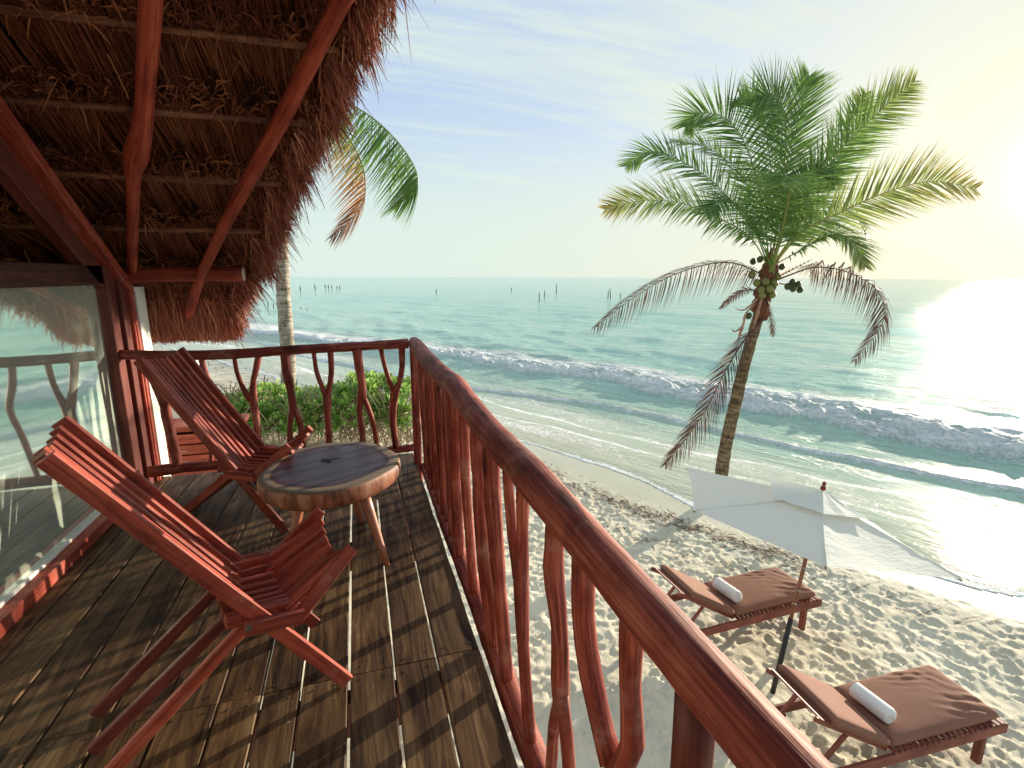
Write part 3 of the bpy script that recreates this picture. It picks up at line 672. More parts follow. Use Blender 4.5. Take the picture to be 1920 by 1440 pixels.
# ------------------------------------------------------------------ cabin: window wall and thatched roof
def roofz(y): return 1.6-.75*(y-4.3)
def verge(y): return .21-.555*(y-2.72)
def cabin():
    cab = thing('beach_cabin', 'thatched beach cabin with red framed window wall, its roof hanging over the deck', 'cabin', (-1.62, 2, 0))
    L0 = Vector((-1.62, 2, 0))
    def P(x, y, z): return (x-L0.x, y-L0.y, z)
    X = -1.62
    # window wall
    m, nt, b = newmat('mirror_window_glass'); q = NB(nt)
    b.inputs['Base Color'].default_value = (.90, 1.0, .90, 1); b.inputs['Metallic'].default_value = 1; b.inputs['Roughness'].default_value = .035
    milky_haze = q.n('ShaderNodeBsdfDiffuse'); milky_haze.inputs[0].default_value = (.70, .80, .66, 1)  # pale diffuse share paints the milky brightness of the reflection into the glass
    mx = q.n('ShaderNodeMixShader'); mx.inputs[0].default_value = .30
    q.L.new(b.outputs[0], mx.inputs[1]); q.L.new(milky_haze.outputs[0], mx.inputs[2]); q.L.new(mx.outputs[0], nt.nodes['Material Output'].inputs[0])
    pm = MB(); pm.box(P(X-.01, 1.35, .76), (.012, 5.4, 1.42), .002); pm.build('window_pane', m, cab)
    def bm(name, p0, p1, w, h, mat, up=(1, 0, 0)):
        mb = MB(); mb.beam(P(*p0), P(*p1), w, h, up, .004, 4); return mb.build(name, mat, cab)
    bm('sill', (X+.045, -1.4, .035), (X+.045, 4.02, .035), .07, .07, M_red, (0, 0, 1))
    bm('sill_track', (X-.005, -1.4, .062), (X-.005, 4.02, .062), .05, .05, M_plaster, (0, 0, 1))
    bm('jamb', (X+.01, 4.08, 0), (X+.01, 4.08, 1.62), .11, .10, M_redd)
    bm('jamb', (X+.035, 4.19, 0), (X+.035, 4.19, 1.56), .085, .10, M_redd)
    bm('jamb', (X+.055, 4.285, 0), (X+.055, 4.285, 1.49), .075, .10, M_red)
    bm('jamb_trim', (X+.10, 4.275, 0), (X+.10, 4.275, 1.47), .022, .028, M_red)
    w = MB(); w.box(P(X+.0, 4.42, .12), (.22, .16, 2.66)); w.build('wall_end', M_plaster, cab)
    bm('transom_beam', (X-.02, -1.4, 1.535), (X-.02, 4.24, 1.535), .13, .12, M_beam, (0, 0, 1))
    bm('raking_board', (X+.055, 4.34, 1.42), (X+.055, .2, 1.42+.74*4.14), .09, .085, M_red)
    bm('raking_trim', (X+.10, 4.30, 1.40), (X+.10, .2, 1.40+.74*4.10), .018, .03, M_red)
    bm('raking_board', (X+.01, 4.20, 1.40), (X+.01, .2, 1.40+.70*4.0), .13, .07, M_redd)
    # inside: walls and floor that close the dark room
    w = MB(); w.box(P(-3.8, 4.42, -.7), (4.1, .14, 4.2)); w.build('wall', M_plaster, cab)
    w = MB(); w.box(P(-5.8, .7, .9), (.14, 7.5, 7.4)); w.build('wall', M_plaster, cab)
    w = MB(); w.box(P(-3.7, -2.9, .9), (4.2, .14, 7.4)); w.build('wall', M_plaster, cab)
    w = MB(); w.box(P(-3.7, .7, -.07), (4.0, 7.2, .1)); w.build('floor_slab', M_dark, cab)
    w = MB(); w.box(P(X-.05, 1.3, -1.46), (.12, 5.6, 2.7)); w.build('wall', M_plaster, cab)
    # roof mass
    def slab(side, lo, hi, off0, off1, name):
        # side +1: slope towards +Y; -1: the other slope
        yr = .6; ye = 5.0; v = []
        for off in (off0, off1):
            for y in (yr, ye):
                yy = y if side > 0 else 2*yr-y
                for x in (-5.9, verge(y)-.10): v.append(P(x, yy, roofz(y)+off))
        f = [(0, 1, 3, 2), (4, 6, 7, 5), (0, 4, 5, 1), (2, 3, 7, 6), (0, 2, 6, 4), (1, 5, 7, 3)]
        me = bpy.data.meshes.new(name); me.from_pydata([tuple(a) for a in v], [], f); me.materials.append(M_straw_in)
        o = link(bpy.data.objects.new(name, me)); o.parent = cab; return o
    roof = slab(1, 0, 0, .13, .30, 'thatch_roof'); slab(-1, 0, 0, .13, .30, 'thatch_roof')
    def log(name, pts, rad, mat=M_rafter, wob=.08, seed=1.0, seg=16):
        mb = MB(); mb.tube([P(*p) for p in pts], rad, seg, .06, wob, 5, seed); o = mb.build(name, mat, roof, True); return o
    def rp(x, y, d): return (x, y, roofz(y)-d)
    # thick bent rafter, outer rafter along the raking edge, and those inside
    log('rafter', [(-.40, 1.95, 3.28), (-.709, 2.669, 2.744), (-.815, 2.898, 2.571), (-.876, 3.022, 2.478), (-.941, 3.159, 2.375), (-1.009, 3.287, 2.28), (-1.097, 3.427, 2.172), (-1.134, 3.487, 2.129), (-1.179, 3.582, 2.062), (-1.307, 3.865, 1.85), (-1.495, 4.28, 1.56)], [.046, .046, .045, .043, .043, .047, .062, .05, .035, .032, .031], seed=2, wob=.05)
    log('rafter', [(.45, 2.0, 3.24), (.094, 2.569, 2.818), (.021, 2.678, 2.737), (-.076, 2.819, 2.631), (-.181, 2.975, 2.514), (-.298, 3.151, 2.381), (-.428, 3.337, 2.242), (-.588, 3.564, 2.072), (-.77, 3.825, 1.876), (-.926, 4.06, 1.7), (-1.109, 4.353, 1.48), (-1.30, 4.72, 1.205)], [.042, .040, .040, .042, .043, .043, .042, .042, .038, .036, .035, .034], seed=5, wob=.05)
    for k, x0 in enumerate((-1.9, -2.9, -4.0)):
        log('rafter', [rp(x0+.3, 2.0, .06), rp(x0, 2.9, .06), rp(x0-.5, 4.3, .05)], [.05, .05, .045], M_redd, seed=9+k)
    log('eave_beam', [(-5.7, 4.32, 1.55), (-3, 4.32, 1.55), (-1.6, 4.32, 1.53), (-1.2, 4.31, 1.545), (-.79, 4.30, 1.545)], [.055, .055, .05, .052, .055], M_rafter, seed=4)
    mb = MB(); mb.tube([P(-.792, 4.30, 1.545), P(-.786, 4.30, 1.545)], [.052, .050], 14, .01); mb.build('beam_end_grain', plain('end_grain', (.62, .55, .45), .8), roof)
    log('ridge_pole', [(-5.7, .6, 4.27), (1.25, .6, 4.27)], [.07, .07], M_rafter)
    YP = [.83, 1.18, 1.53, 1.88, 2.235, 2.59, 2.94, 3.29, 3.65, 4.0, 4.40, 4.77]
    for k, y in enumerate(YP):
        xe = verge(y)-.10
        log('purlin', [(-5.7, y, roofz(y)+.01), (-3, y+.01, roofz(y)+.0), (-1.2, y-.01, roofz(y)+.005), (xe, y, roofz(y)+.01)], [.019]*4, M_purlin, .12, seed=k, seg=8)
        yy = 1.2-y
        if k % 2: log('purlin', [(-5.7, yy, roofz(y)+.01), (xe, yy, roofz(y)+.01)], [.018]*2, M_purlin, .12, seed=k, seg=8)
    for x0 in (.6, -.5, -1.7, -3): log('rafter', [(x0+.7, .55, 4.2), (x0, -.9, roofz(2.1)-.06), (x0-.9, -2.9, roofz(4.1)-.06)], [.05, .05, .045], M_rafter, seed=x0)
    # ---- straw
    parts = []
    dn = np.array([0, .8, -.6]); nu = np.array([0, .6, .8])     # down the slope, outward normal
    def R3(xs, ys, off):                                         # roof point with offset along z
        return np.stack([xs, ys, roofz(ys)+off], -1)
    for k, y in enumerate(YP):
        xe = verge(y)
        ynext = YP[k+1]-y if k+1 < len(YP) else .36
        xa = -5.0
        dens = 330 if y > 2 else 60
        n = int((xe-xa)*dens*2.2)
        xs = rng.uniform(xa, xe-.02, n)
        clump = fbm(xs*9, xs*0+k*7, 2, 200+k)
        ys = y-.02+rng.normal(0, .012, n)
        ln = (ynext+.12)*rng.uniform(.75, 1.1, n)
        fan = rng.normal(0, .05, n)+.10*(clump-.5)
        lift = rng.uniform(.0, .07, n)+.12*(clump-.4)
        t = np.linspace(0, 1, 3)[None, :, None]
        st_ = R3(xs, ys, .012+lift*.5)[:, None]
        d = dn[None]*1.0+np.stack([fan, 0*fan, 0*fan], -1)
        P_ = st_+(d*ln[:, None])[:, None]*t+nu[None, None]*(t**1.5)*(.05+lift)[:, None, None]+rng.normal(0, .004, (n, 3, 3))*t
        S_ = nrm(np.stack([np.ones(n), rng.normal(0, .5, n), rng.normal(0, .5, n)], -1))
        W_ = (rng.uniform(.0012, .0036, n)[:, None])*np.array([[1, .9, .5]])
        parts.append(ribbons(P_, S_, W_, np.clip(rng.beta(2, 3, n)*.8+.25*clump, 0, 1)))
        # curled leaf butts tied over each purlin
        n2 = int((xe-xa)*(420 if y > 2 else 40))
        xs = rng.uniform(xa, xe-.02, n2); clump = fbm(xs*5, xs*0+k*3, 2, 300+k)
        ys = y-rng.uniform(.01, .15, n2); off = -.035+.07*rng.random(n2)+.02*(clump-.5)
        d = nrm(np.stack([rng.normal(0, .8, n2), rng.normal(.25, .5, n2), rng.normal(-.25, .45, n2)], -1))
        ln = rng.uniform(.03, .10, n2)
        b0 = R3(xs, ys, off)
        P_ = np.stack([b0, b0+d*ln[:, None]*.5+nu*.008, b0+d*ln[:, None]+np.array([0, .02, -.02])*rng.random((n2, 1))], 1)
        S_ = nrm(np.cross(d, rng.normal(0, 1, (n2, 3))))
        parts.append(ribbons(P_, S_, rng.uniform(.0015, .0055, n2)[:, None]*np.array([[1, .9, .3]]), np.clip(rng.random(n2)*.6+.6*(clump-.2), 0, 1)))
    # long stray straws hanging out of the ceiling
    n = 500; ys = rng.uniform(2.2, 4.9, n); xs = np.array([rng.uniform(-3, verge(a)) for a in ys])
    b0 = R3(xs, ys, .02); d = nrm(np.stack([rng.normal(0, .3, n), .5+rng.normal(0, .3, n), -.7+rng.normal(0, .3, n)], -1)); ln = rng.uniform(.08, .2, n)
    P_ = np.stack([b0, b0+d*ln[:, None]*.5, b0+d*ln[:, None]+np.array([0, 0, -.02])], 1)
    parts.append(ribbons(P_, nrm(np.cross(d, rng.normal(0, 1, (n, 3)))), rng.uniform(.0015, .0035, n)[:, None]*np.array([[1, .9, .3]])))
    v, qd, a = merge(parts); v = v-np.array(L0)
    o = np_mesh('ceiling_straw', v, qd, M_straw, roof, a); tag(o, kind='stuff')
    # ---- raking edge and eave: thick ragged ends
    parts = []
    def edge(n, yfun, side=1):
        ys = yfun(n); th = rng.uniform(-.03, .34, n); ins = rng.uniform(0, 1, n)*np.where(th > .10, .28, .11)
        course = (np.mod(ys-2.94, .357)/.357)
        step_ = .06*(course-.5)+.10*(fbm(ys*6, ys*0, 3, 400)-.5)
        xs = verge(ys)-ins+step_-.08*np.abs(th-.1)
        yy = ys if side > 0 else 1.2-ys
        b0 = np.stack([xs, yy, roofz(ys)+th], -1)
        d = nrm(np.stack([.42+rng.normal(0, .28, n), side*(.55+rng.normal(0, .25, n)), -.62+rng.normal(0, .30, n)], -1))
        ln = rng.uniform(.05, .17, n)*np.where(rng.random(n) < .04, 1.7, 1)
        g = np.array([0, 0, -1.0])
        P_ = np.stack([b0, b0+d*ln[:, None]*.5, b0+d*ln[:, None]+g*(ln*ln*1.4)[:, None]+rng.normal(0, .006, (n, 3))], 1)
        S_ = nrm(np.cross(d, rng.normal(0, 1, (n, 3))))
        parts.append(ribbons(P_, S_, rng.uniform(.0018, .0055, n)[:, None]*np.array([[1, .85, .25]]), np.clip(rng.random(n), 0, 1)))
    edge(26000, lambda n: rng.uniform(2.3, 5.0, n)); edge(2500, lambda n: rng.uniform(.6, 2.3, n)); edge(3000, lambda n: rng.uniform(.6, 5, n), -1)
    # eave: straws hanging down in a ragged skirt below the last purlin
    n = 15000; xs = rng.uniform(-5.4, -1.0, n); xs[:10000] = rng.uniform(-2.2, -.98, 10000)
    ys = rng.uniform(4.62, 5.02, n); th = rng.uniform(-.02, .30, n)
    cl = fbm(xs*7, ys*2, 3, 500); xs = np.minimum(xs, verge(ys)-.02+.05*rng.normal(0, 1, n))
    b0 = np.stack([xs, ys, roofz(ys)+th*.9], -1)
    d = nrm(np.stack([rng.normal(0.0, .12, n)+.15*(cl-.5), .42+rng.normal(0, .12, n), -.85+rng.normal(0, .1, n)], -1)); ln = rng.uniform(.16, .34, n)*(.8+.4*cl)
    P_ = np.stack([b0, b0+d*ln[:, None]*.5, b0+d*ln[:, None]+np.array([0, 0, -1.0])*(ln*ln*.6)[:, None]], 1)
    P_[:, :, 2] = np.maximum(P_[:, :, 2], .93+.07*rng.random((n, 1))**2+.07*fbm(xs*11, xs*0, 3, 505)[:, None])
    S_ = nrm(np.stack([np.ones(n), rng.normal(0, .6, n), rng.normal(0, .3, n)], -1))
    parts.append(ribbons(P_, S_, rng.uniform(.002, .006, n)[:, None]*np.array([[1, .9, .4]]), np.clip(rng.random(n)*.7+.4*cl, 0, 1)))
    # outer face
    n = 9000; ys = rng.uniform(.6, 5.0, n); xs = np.array([rng.uniform(-5.8, verge(a)) for a in ys]); b0 = np.stack([xs, ys, roofz(ys)+.30], -1)
    d = nrm(np.stack([rng.normal(0, .15, n), .8+rng.normal(0, .1, n), -.55+rng.normal(0, .08, n)], -1)); ln = rng.uniform(.15, .35, n)
    P_ = np.stack([b0, b0+d*ln[:, None]*.5+nu*.02, b0+d*ln[:, None]], 1)
    parts.append(ribbons(P_, nrm(np.cross(d, rng.normal(0, 1, (n, 3)))), rng.uniform(.004, .010, n)[:, None]*np.array([[1, .9, .4]])))
    v, qd, a = merge(parts); v = v-np.array(L0)
    o = np_mesh('edge_straw', v, qd, M_straw_edge, roof, a); tag(o, kind='stuff')
cabin()

# neighbouring white wall and red cabinet seen through the end railing
w = MB(); w.box((0, 0, 0), (1.2, 1.0, 3.4)); o = w.build('garden_wall', M_plaster, None, loc=(-2.43, 6.5, -1.15))
tag(o, 'white plastered wall block standing beyond the left end of the far railing', 'wall')
cb = thing('slatted_cabinet', 'red wooden cabinet with slotted front standing low behind the reclining chair', 'cabinet', (-1.55, 5.45, -.95))
def cabinet():
    W = .76
    mb = MB(); mb.box((0, .16, .5), (W-.06, .26, .98)); mb.build('carcass', M_dark, cb)
    for s in (-1, 1): mb = MB(); mb.box((s*(W/2-.03), 0, .5), (.06, .04, 1.0)); mb.build('stile', M_red, cb)
    mb = MB(); mb.box((0, .14, 1.03), (W+.04, .38, .05)); mb.build('top_board', M_red, cb)
    z = .97
    while z > .05:
        mb = MB(); mb.box((0, .005, z-.05), (W-.13, .03, .095)); mb.build('slat', M_red, cb); z -= .108
    mb = MB(); mb.box((-.16, -.01, .80), (.10, .008, .008)); mb.build('handle', M_metal, cb)
    mb = MB(); mb.box((-.16, -.01, .69), (.10, .008, .008)); mb.build('handle', M_metal, cb)
cabinet()
w = MB(); w.box((0, 0, 0), (1.6, .8, 1.95)); o = w.build('cabinet_plinth', M_plaster, None, loc=(-1.75, 5.65, -1.93)); tag(o, 'white masonry plinth carrying the red cabinet', 'plinth')

# ------------------------------------------------------------------ stick chairs
def make_chair(name, label):
    t = thing(name, label, 'folding chair', group='slatted folding chairs on the deck')
    bt = V(-.71, 0, 1.07); bj = V(-.29, 0, .44); nrm_b = V(.832, 0, .555)
    dirb = (bt-bj).normalized()
    def B(name, p0, p1, w, h, up, mat=M_red, ch=.004):
        mb = MB(); mb.beam(p0, p1, w, h, up, ch, 3); return mb.build(name, mat, t)
    n = 10
    for i in range(n):
        y = -.205+.41*i/(n-1); dip = .042*(1-(y/.205)**2)
        o = nrm_b*-dip+V(0, y, 0)
        outer = i in (0, n-1)
        p0 = bt+o+dirb*random.uniform(-.008, .008)-dirb*dip*.3
        p1 = V(0, y, 0)+V(.005, 0, .012) if outer else bj+o-dirb*.12
        B('front_leg_slat' if outer else 'back_slat', p1, p0, .027, .050 if outer else .036, nrm_b, M_red if i != n-1 else M_red)
    for i in range(n-1):
        y = -.205+.41*(i+.5)/(n-1); dip = .05*(1-(y/.205)**2)+.0
        a = V(-.36, y, .425-dip); b = V(-.16, y, .405-dip); c = V(.062-dip*.35, y*.82, .525-dip*1.3)
        B('seat_stick', a, b, .019, .044, (0, 0, 1))
        B('seat_slat', b+V(-.02, 0, -.006), c, .040, .020, (-.5, 0, .86))
    for s in (-1, 1):
        B('seat_bracket', V(-.315, s*.236, .402), V(-.135, s*.236, .375), .024, .05, (0, 0, 1))
        B('seat_slat', V(-.145, s*.222, .37), V(.065, s*.19, .545), .026, .045, (-.7, 0, .7))
    for y in (-.176, 0, .176):
        B('rear_leg', V(-.76, y, .01), V(-.27, y, .415-(.05 if y == 0 else .01)), .026, .044, (.65, 0, .76), M_redd if y > -.1 else M_red)  # middle and far legs take the darker red: shade put into their colour
    for s_ in (-1, 1):
        mb = MB(); mb.tube([(-.305, s_*.252, .41), (-.305, s_*.238, .41)], .010, 8, .2); mb.build('bolt', M_metal, t)
    mb = MB(); mb.beam(V(-.145, -.2, .335), V(-.145, .2, .335), .03, .04, (0, 0, 1)); mb.build('cross_bar', M_redd, t)
    return t
ch1 = make_chair('slatted_chair', 'red slatted folding chair nearest the camera, its back to the window wall')
ch1.location = (-.19, 1.967, .002); ch1.rotation_euler = (0, 0, R(19.9))
ch2 = copy_tree(ch1); ch2['label'] = 'red slatted folding chair standing behind the round table beside the end railing'
ch2.location = (-.44, 3.30, .002); ch2.rotation_euler = (0, 0, R(-13.6))

# ------------------------------------------------------------------ table
def table():
    c0 = V(-.185, 2.93, 0)
    t = thing('side_table', 'low round table cut from a tree slice, dark heartwood top on four splayed legs', 'table', c0)
    def rad(a): return .385*(1+.06*math.cos(2*(a-1.25))+.025*math.cos(3*a+.6)+.018*math.cos(5*a+1.1))
    seg = 72; v = []; q_ = []; at = []
    rr = [0, .1, .2, .3, .4, .5, .6, .68, .72, .8, .9, .97, 1.0]
    prof = [(r, .48-(.006 if r == 1 else 0)) for r in rr]+[(1.012, .465), (1.02, .44), (1.015, .41), (.99, .385), (.95, .372), (.6, .37), (0.02, .37)]
    for k, (r, z) in enumerate(prof):
        for j in range(seg):
            a = 2*math.pi*j/seg; R_ = rad(a)*max(r, .004)
            w_ = 1+(.012*mnoise.noise(V(math.cos(a)*3, math.sin(a)*3, z*9)) if k >= 12 else 0)
            v.append((R_*math.cos(a)*w_, R_*math.sin(a)*w_, z)); at.append(min(r, 1.0) if k <= 12 else 1.5)
    for k in range(len(prof)-1):
        for j in range(seg):
            q_.append((k*seg+j, k*seg+(j+1) % seg, (k+1)*seg+(j+1) % seg, (k+1)*seg+j))
    m, nt, b = newmat('tree_slice'); q = NB(nt)
    r = q.attr('rad'); nz = q.noise(q.coord('Object'), 6, 5, .6); fine = q.noise(q.coord('Object'), 60, 4, .6)
    rw = q.m('ADD', r, q.m('MULTIPLY', q.m('SUBTRACT', nz, .5), .06))
    rings = q.n('ShaderNodeMath', operation='SINE'); q.L.new(q.m('MULTIPLY', rw, 120), rings.inputs[0])
    col = q.ramp(rw, [(0, (.030, .014, .024)), (.50, (.040, .015, .030)), (.80, (.058, .020, .032)), (.825, (.025, .012, .012)), (.84, (.18, .08, .045)), (.875, (.24, .17, .11)), (.93, (.24, .18, .12)), (1.0, (.15, .09, .05))])
    col = q.mix(q.m('MULTIPLY', q.mr(rings.outputs[0], -.2, 1), .25), col, (.03, .018, .02), 'MIX')
    col = q.mix(q.mr(fine, .55, .8, 0, .06), col, (.30, .24, .18))
    bark = q.ramp(q.noise(q.coord('Object', (14, 14, 3)), 1, 6, .7), [(.38, (.09, .025, .012)), (.5, (.30, .10, .045)), (.66, (.42, .22, .14))])
    side = q.mr(r, 1.05, 1.2, 0, 1); col = q.mix(side, col, bark)
    q.L.new(col, b.inputs['Base Color'])
    q.L.new(q.m('ADD', q.mr(rw, .7, .84, .26, .5), q.m('MULTIPLY', fine, .15)), b.inputs['Roughness']); b.inputs['Specular IOR Level'].default_value = .5
    q.L.new(q.bump(q.m('ADD', fine, q.m('MULTIPLY', rings.outputs[0], .3)), .12, .002), b.inputs['Normal'])
    np_mesh('tabletop', np.array(v), np.array(q_), m, t, {'rad': np.array(at)}, True)
    # dark split in the heart
    me = bpy.data.meshes.new('heart_crack')
    pts = [(0.0, .012), (.03, .022), (.085, .022), (.04, .006), (.012, .0), (.02, -.035), (.0, -.05), (-.012, -.02), (-.03, -.028), (-.05, -.012), (-.02, -.004), (-.045, .03), (-.02, .02)]
    me.from_pydata([(x-.02, y+.06, .4812) for x, y in pts], [], [tuple(range(len(pts)))[::-1]]); me.materials.append(M_dark)
    o = link(bpy.data.objects.new('heart_crack', me)); o.parent = t
    for fx, fy in ((.265, -.35), (.138, .184), (-.25, -.26), (-.24, .22)):
        mb = MB(); top = V(fx*.62, fy*.62, .375); ft = V(fx, fy, .0)
        d = (ft-top); seg_ = []
        for k in range(5):
            c = top+d*k/4; w_ = .034-.016*k/4; seg_.append([c+V(math.cos(a)*w_, math.sin(a)*w_, 0) for a in [2*math.pi*j/10+.3 for j in range(10)]])
        mb.quadgrid(seg_); mb.build('leg', M_leg, t, True)
table()

# ------------------------------------------------------------------ loungers, cushions, towels, umbrella
def cushion_mat():
    m, nt, b = newmat('brown_canvas'); q = NB(nt)
    n = q.noise(q.coord('Object'), 3, 4, .6)
    q.L.new(q.mix(n, (.20, .095, .068), (.27, .135, .098)), b.inputs['Base Color']); b.inputs['Roughness'].default_value = .85; b.inputs['Specular IOR Level'].default_value = .15
    q.L.new(q.bump(q.noise(q.coord('Object'), 260, 2, .5), .25, .002), b.inputs['Normal']); return m
M_cush = cushion_mat()
def make_lounger():
    t = thing('sun_lounger', '', 'sun lounger', group='wooden sun loungers on the sand')
    # local: x from hinge (0) to foot (+1.35), z above sand
    for s in (-1, 1):
        mb = MB(); mb.beam(V(-.78, s*.335, .30), V(1.35, s*.335, .30), .03, .10, (0, 0, 1), .004, 3); mb.build('side_rail', M_lounge, t)
        for x in (-.55, 1.12):
            mb = MB(); mb.beam(V(x, s*.30, -.06), V(x, s*.30, .30), .05, .07, (0, 1, 0)); mb.build('leg', M_lounge, t)
        mb = MB(); mb.beam(V(0.02, s*.27, .345), V(-.80, s*.27, .84), .025, .045, (0, 0, 1)); mb.build('back_frame', M_lounge, t)
        mb = MB(); mb.beam(V(-.66, s*.245, .30), V(-.42, s*.245, .575), .022, .04, (0, 1, 0)); mb.build('back_strut', M_lounge, t)
    for x in (-.765, 1.337): mb = MB(); mb.beam(V(x, -.32, .30), V(x, .32, .30), .026, .10, (0, 0, 1)); mb.build('end_rail', M_lounge, t)
    mb = MB(); mb.beam(V(-.66, -.30, .30), V(-.66, .30, .30), .03, .03, (0, 0, 1)); mb.build('cross_bar', M_lounge, t)
    x = .045
    while x < 1.34:
        mb = MB(); mb.beam(V(x, -.35, .362), V(x, .35, .362), .046, .016, (0, 0, 1), .003); mb.build('slat', M_lounge, t); x += .062
    k = .04
    d = V(-.80, 0, .495).normalized(); nn = V(.526, 0, .85)
    while k < .92:
        c = V(0, 0, .37)+d*k
        mb = MB(); mb.beam(c-V(0, .29, 0), c+V(0, .29, 0), .044, .014, nn, .003); mb.build('slat', M_lounge, t); k += .064
    return t
def make_cushion(seed):
    """one folded pad: seat part and raised back part"""
    hw = .325; th = .10
    def pad(L, name, seed, origin, ang, ripple):
        nu_, nv_ = 60, 36; us = np.linspace(-1, 1, nu_); vs = np.linspace(-1, 1, nv_)
        U, Vv = np.meshgrid(us, vs); u = U.ravel(); v = Vv.ravel()
        e = (1-np.abs(u)**14)*(1-np.abs(v)**10); e = np.clip(e, 0, 1)**.35
        x = (u+1)/2*L; y = v*hw
        wr = 0
        for cx_, cy_, a, fr, am in ripple:
            dx = (x-cx_); dy = (y-cy_); g = np.exp(-(dx**2/.05+dy**2/.02)); wr = wr+am*g*(1+.8*np.sin(x*31+y*17+seed))*np.sin((dx*math.cos(a)+dy*math.sin(a))*fr+2*vn(x*6, y*6, seed))
        zt = th*.5*e+.014*(1-u**2)*(1-v**2)+wr*e+.004*(fbm(x*5, y*5, 3, seed)-.5)
        zb = -th*.5*e
        pin = 1-.012*(1-e); x2 = (x-L/2)*pin+L/2; y2 = y*pin
        top = np.stack([x2, y2, zt], 1); bot = np.stack([x2, y2, zb], 1)
        ca, sa = math.cos(ang), math.sin(ang)
        def rot(p): return np.stack([p[:, 0]*ca-p[:, 2]*sa, p[:, 1], p[:, 0]*sa+p[:, 2]*ca], 1)+np.array(origin)
        q1 = gridquads(nu_, nv_); nn_ = nu_*nv_
        return np.concatenate([rot(top), rot(bot)]), np.concatenate([q1, q1[:, ::-1]+nn_])
    v1, q1 = pad(1.25, 's', seed, (.03, 0, .375+.04), 0, [(1.06, -.20, 1.15, 62, .012), (.80, .28, 1.3, 85, .008), (1.12, .15, .5, 58, .003)])
    v2, q2 = pad(.76, 'b', seed+3, (.0, 0, .375+.05), math.pi-R(31.5), [(.2, -.15, .4, 60, .005), (.55, .1, 1.4, 60, .004)])
    v2 = v2.copy(); q2 = q2[:, ::-1]
    v = np.concatenate([v1, v2]); q = np.concatenate([q1, q2+len(v1)])
    o = np_mesh('lounger_cushion', v, q, M_cush, None, None, True)
    return o
def make_towel():
    mb = MB(); seg = 20; rings = []
    for k in range(15):
        y = -.17+.34*k/14; e = 1-.10*math.exp(-((abs(y)-.17)/.012)**2)
        rings.append([V(.076*e*math.cos(2*math.pi*j/seg)*(1+.05*mnoise.noise(V(j*.8, y*9, 1))), y+.006*mnoise.noise(V(j, k, 3)), .072*e*math.sin(2*math.pi*j/seg)*(1+.05*mnoise.noise(V(j*.7, y*9, 4)))+.072) for j in range(seg)])
    mb.quadgrid(rings); t = mb.build('rolled_towel', M_towel, None, True)
    for s in (-1, 1):
        sp = MB(); pts = []
        for k in range(40):
            a = k*.42; r = .064*(1-k/42); pts.append((r*math.cos(a), s*.173, .072+r*math.sin(a)))
        sp.tube(pts, .0032, 5, .02); sp.build('roll_end', M_towel, t, True)
    fl = MB(); rings = []
    for k in range(12):
        a = R(60)+k*R(9); rings.append([V(.0800*math.cos(a), -.16+.32*j/8+.008*math.sin(j), .072+.0760*math.sin(a)) for j in range(9)])
    fl.quadgrid(rings, closed=False, ucoord=[j*.05 for j in range(9)]); fl.build('loose_flap', M_towel, t, True)
    return t
lg1 = make_lounger(); lg1['label'] = 'wooden slatted sun lounger in the bottom right corner, nearest the railing'
lg1.location = (4.205, 2.83, -2.835); lg1.rotation_euler = (0, 0, R(-3))
lg2 = copy_tree(lg1); lg2['label'] = 'wooden slatted sun lounger standing behind the umbrella pole, farther one of the two'
lg2.location = (4.12, 4.66, -2.835); lg2.rotation_euler = (0, 0, R(1.5))
c1 = make_cushion(5); c1.location = lg1.location; c1.rotation_euler = lg1.rotation_euler
tag(c1, 'brown folded cushion lying on the nearer lounger in the bottom right corner', 'cushion', 'brown cushions on the loungers')
c2 = make_cushion(15); c2.location = lg2.location; c2.rotation_euler = lg2.rotation_euler
tag(c2, 'brown folded cushion lying on the farther lounger behind the umbrella pole', 'cushion', 'brown cushions on the loungers')
t1 = make_towel(); tag(t1, 'rolled white towel lying on the cushion of the nearer lounger', 'towel', 'rolled white towels')
t1.location = (4.205+.13, 2.83-.02, -2.835+.468); t1.rotation_euler = (0, 0, R(4))
t2 = copy_tree(t1); t2['label'] = 'rolled white towel lying on the cushion of the farther lounger'
t2.location = (4.12+.12, 4.66-.03, -2.835+.468); t2.rotation_euler = (0, 0, R(8))

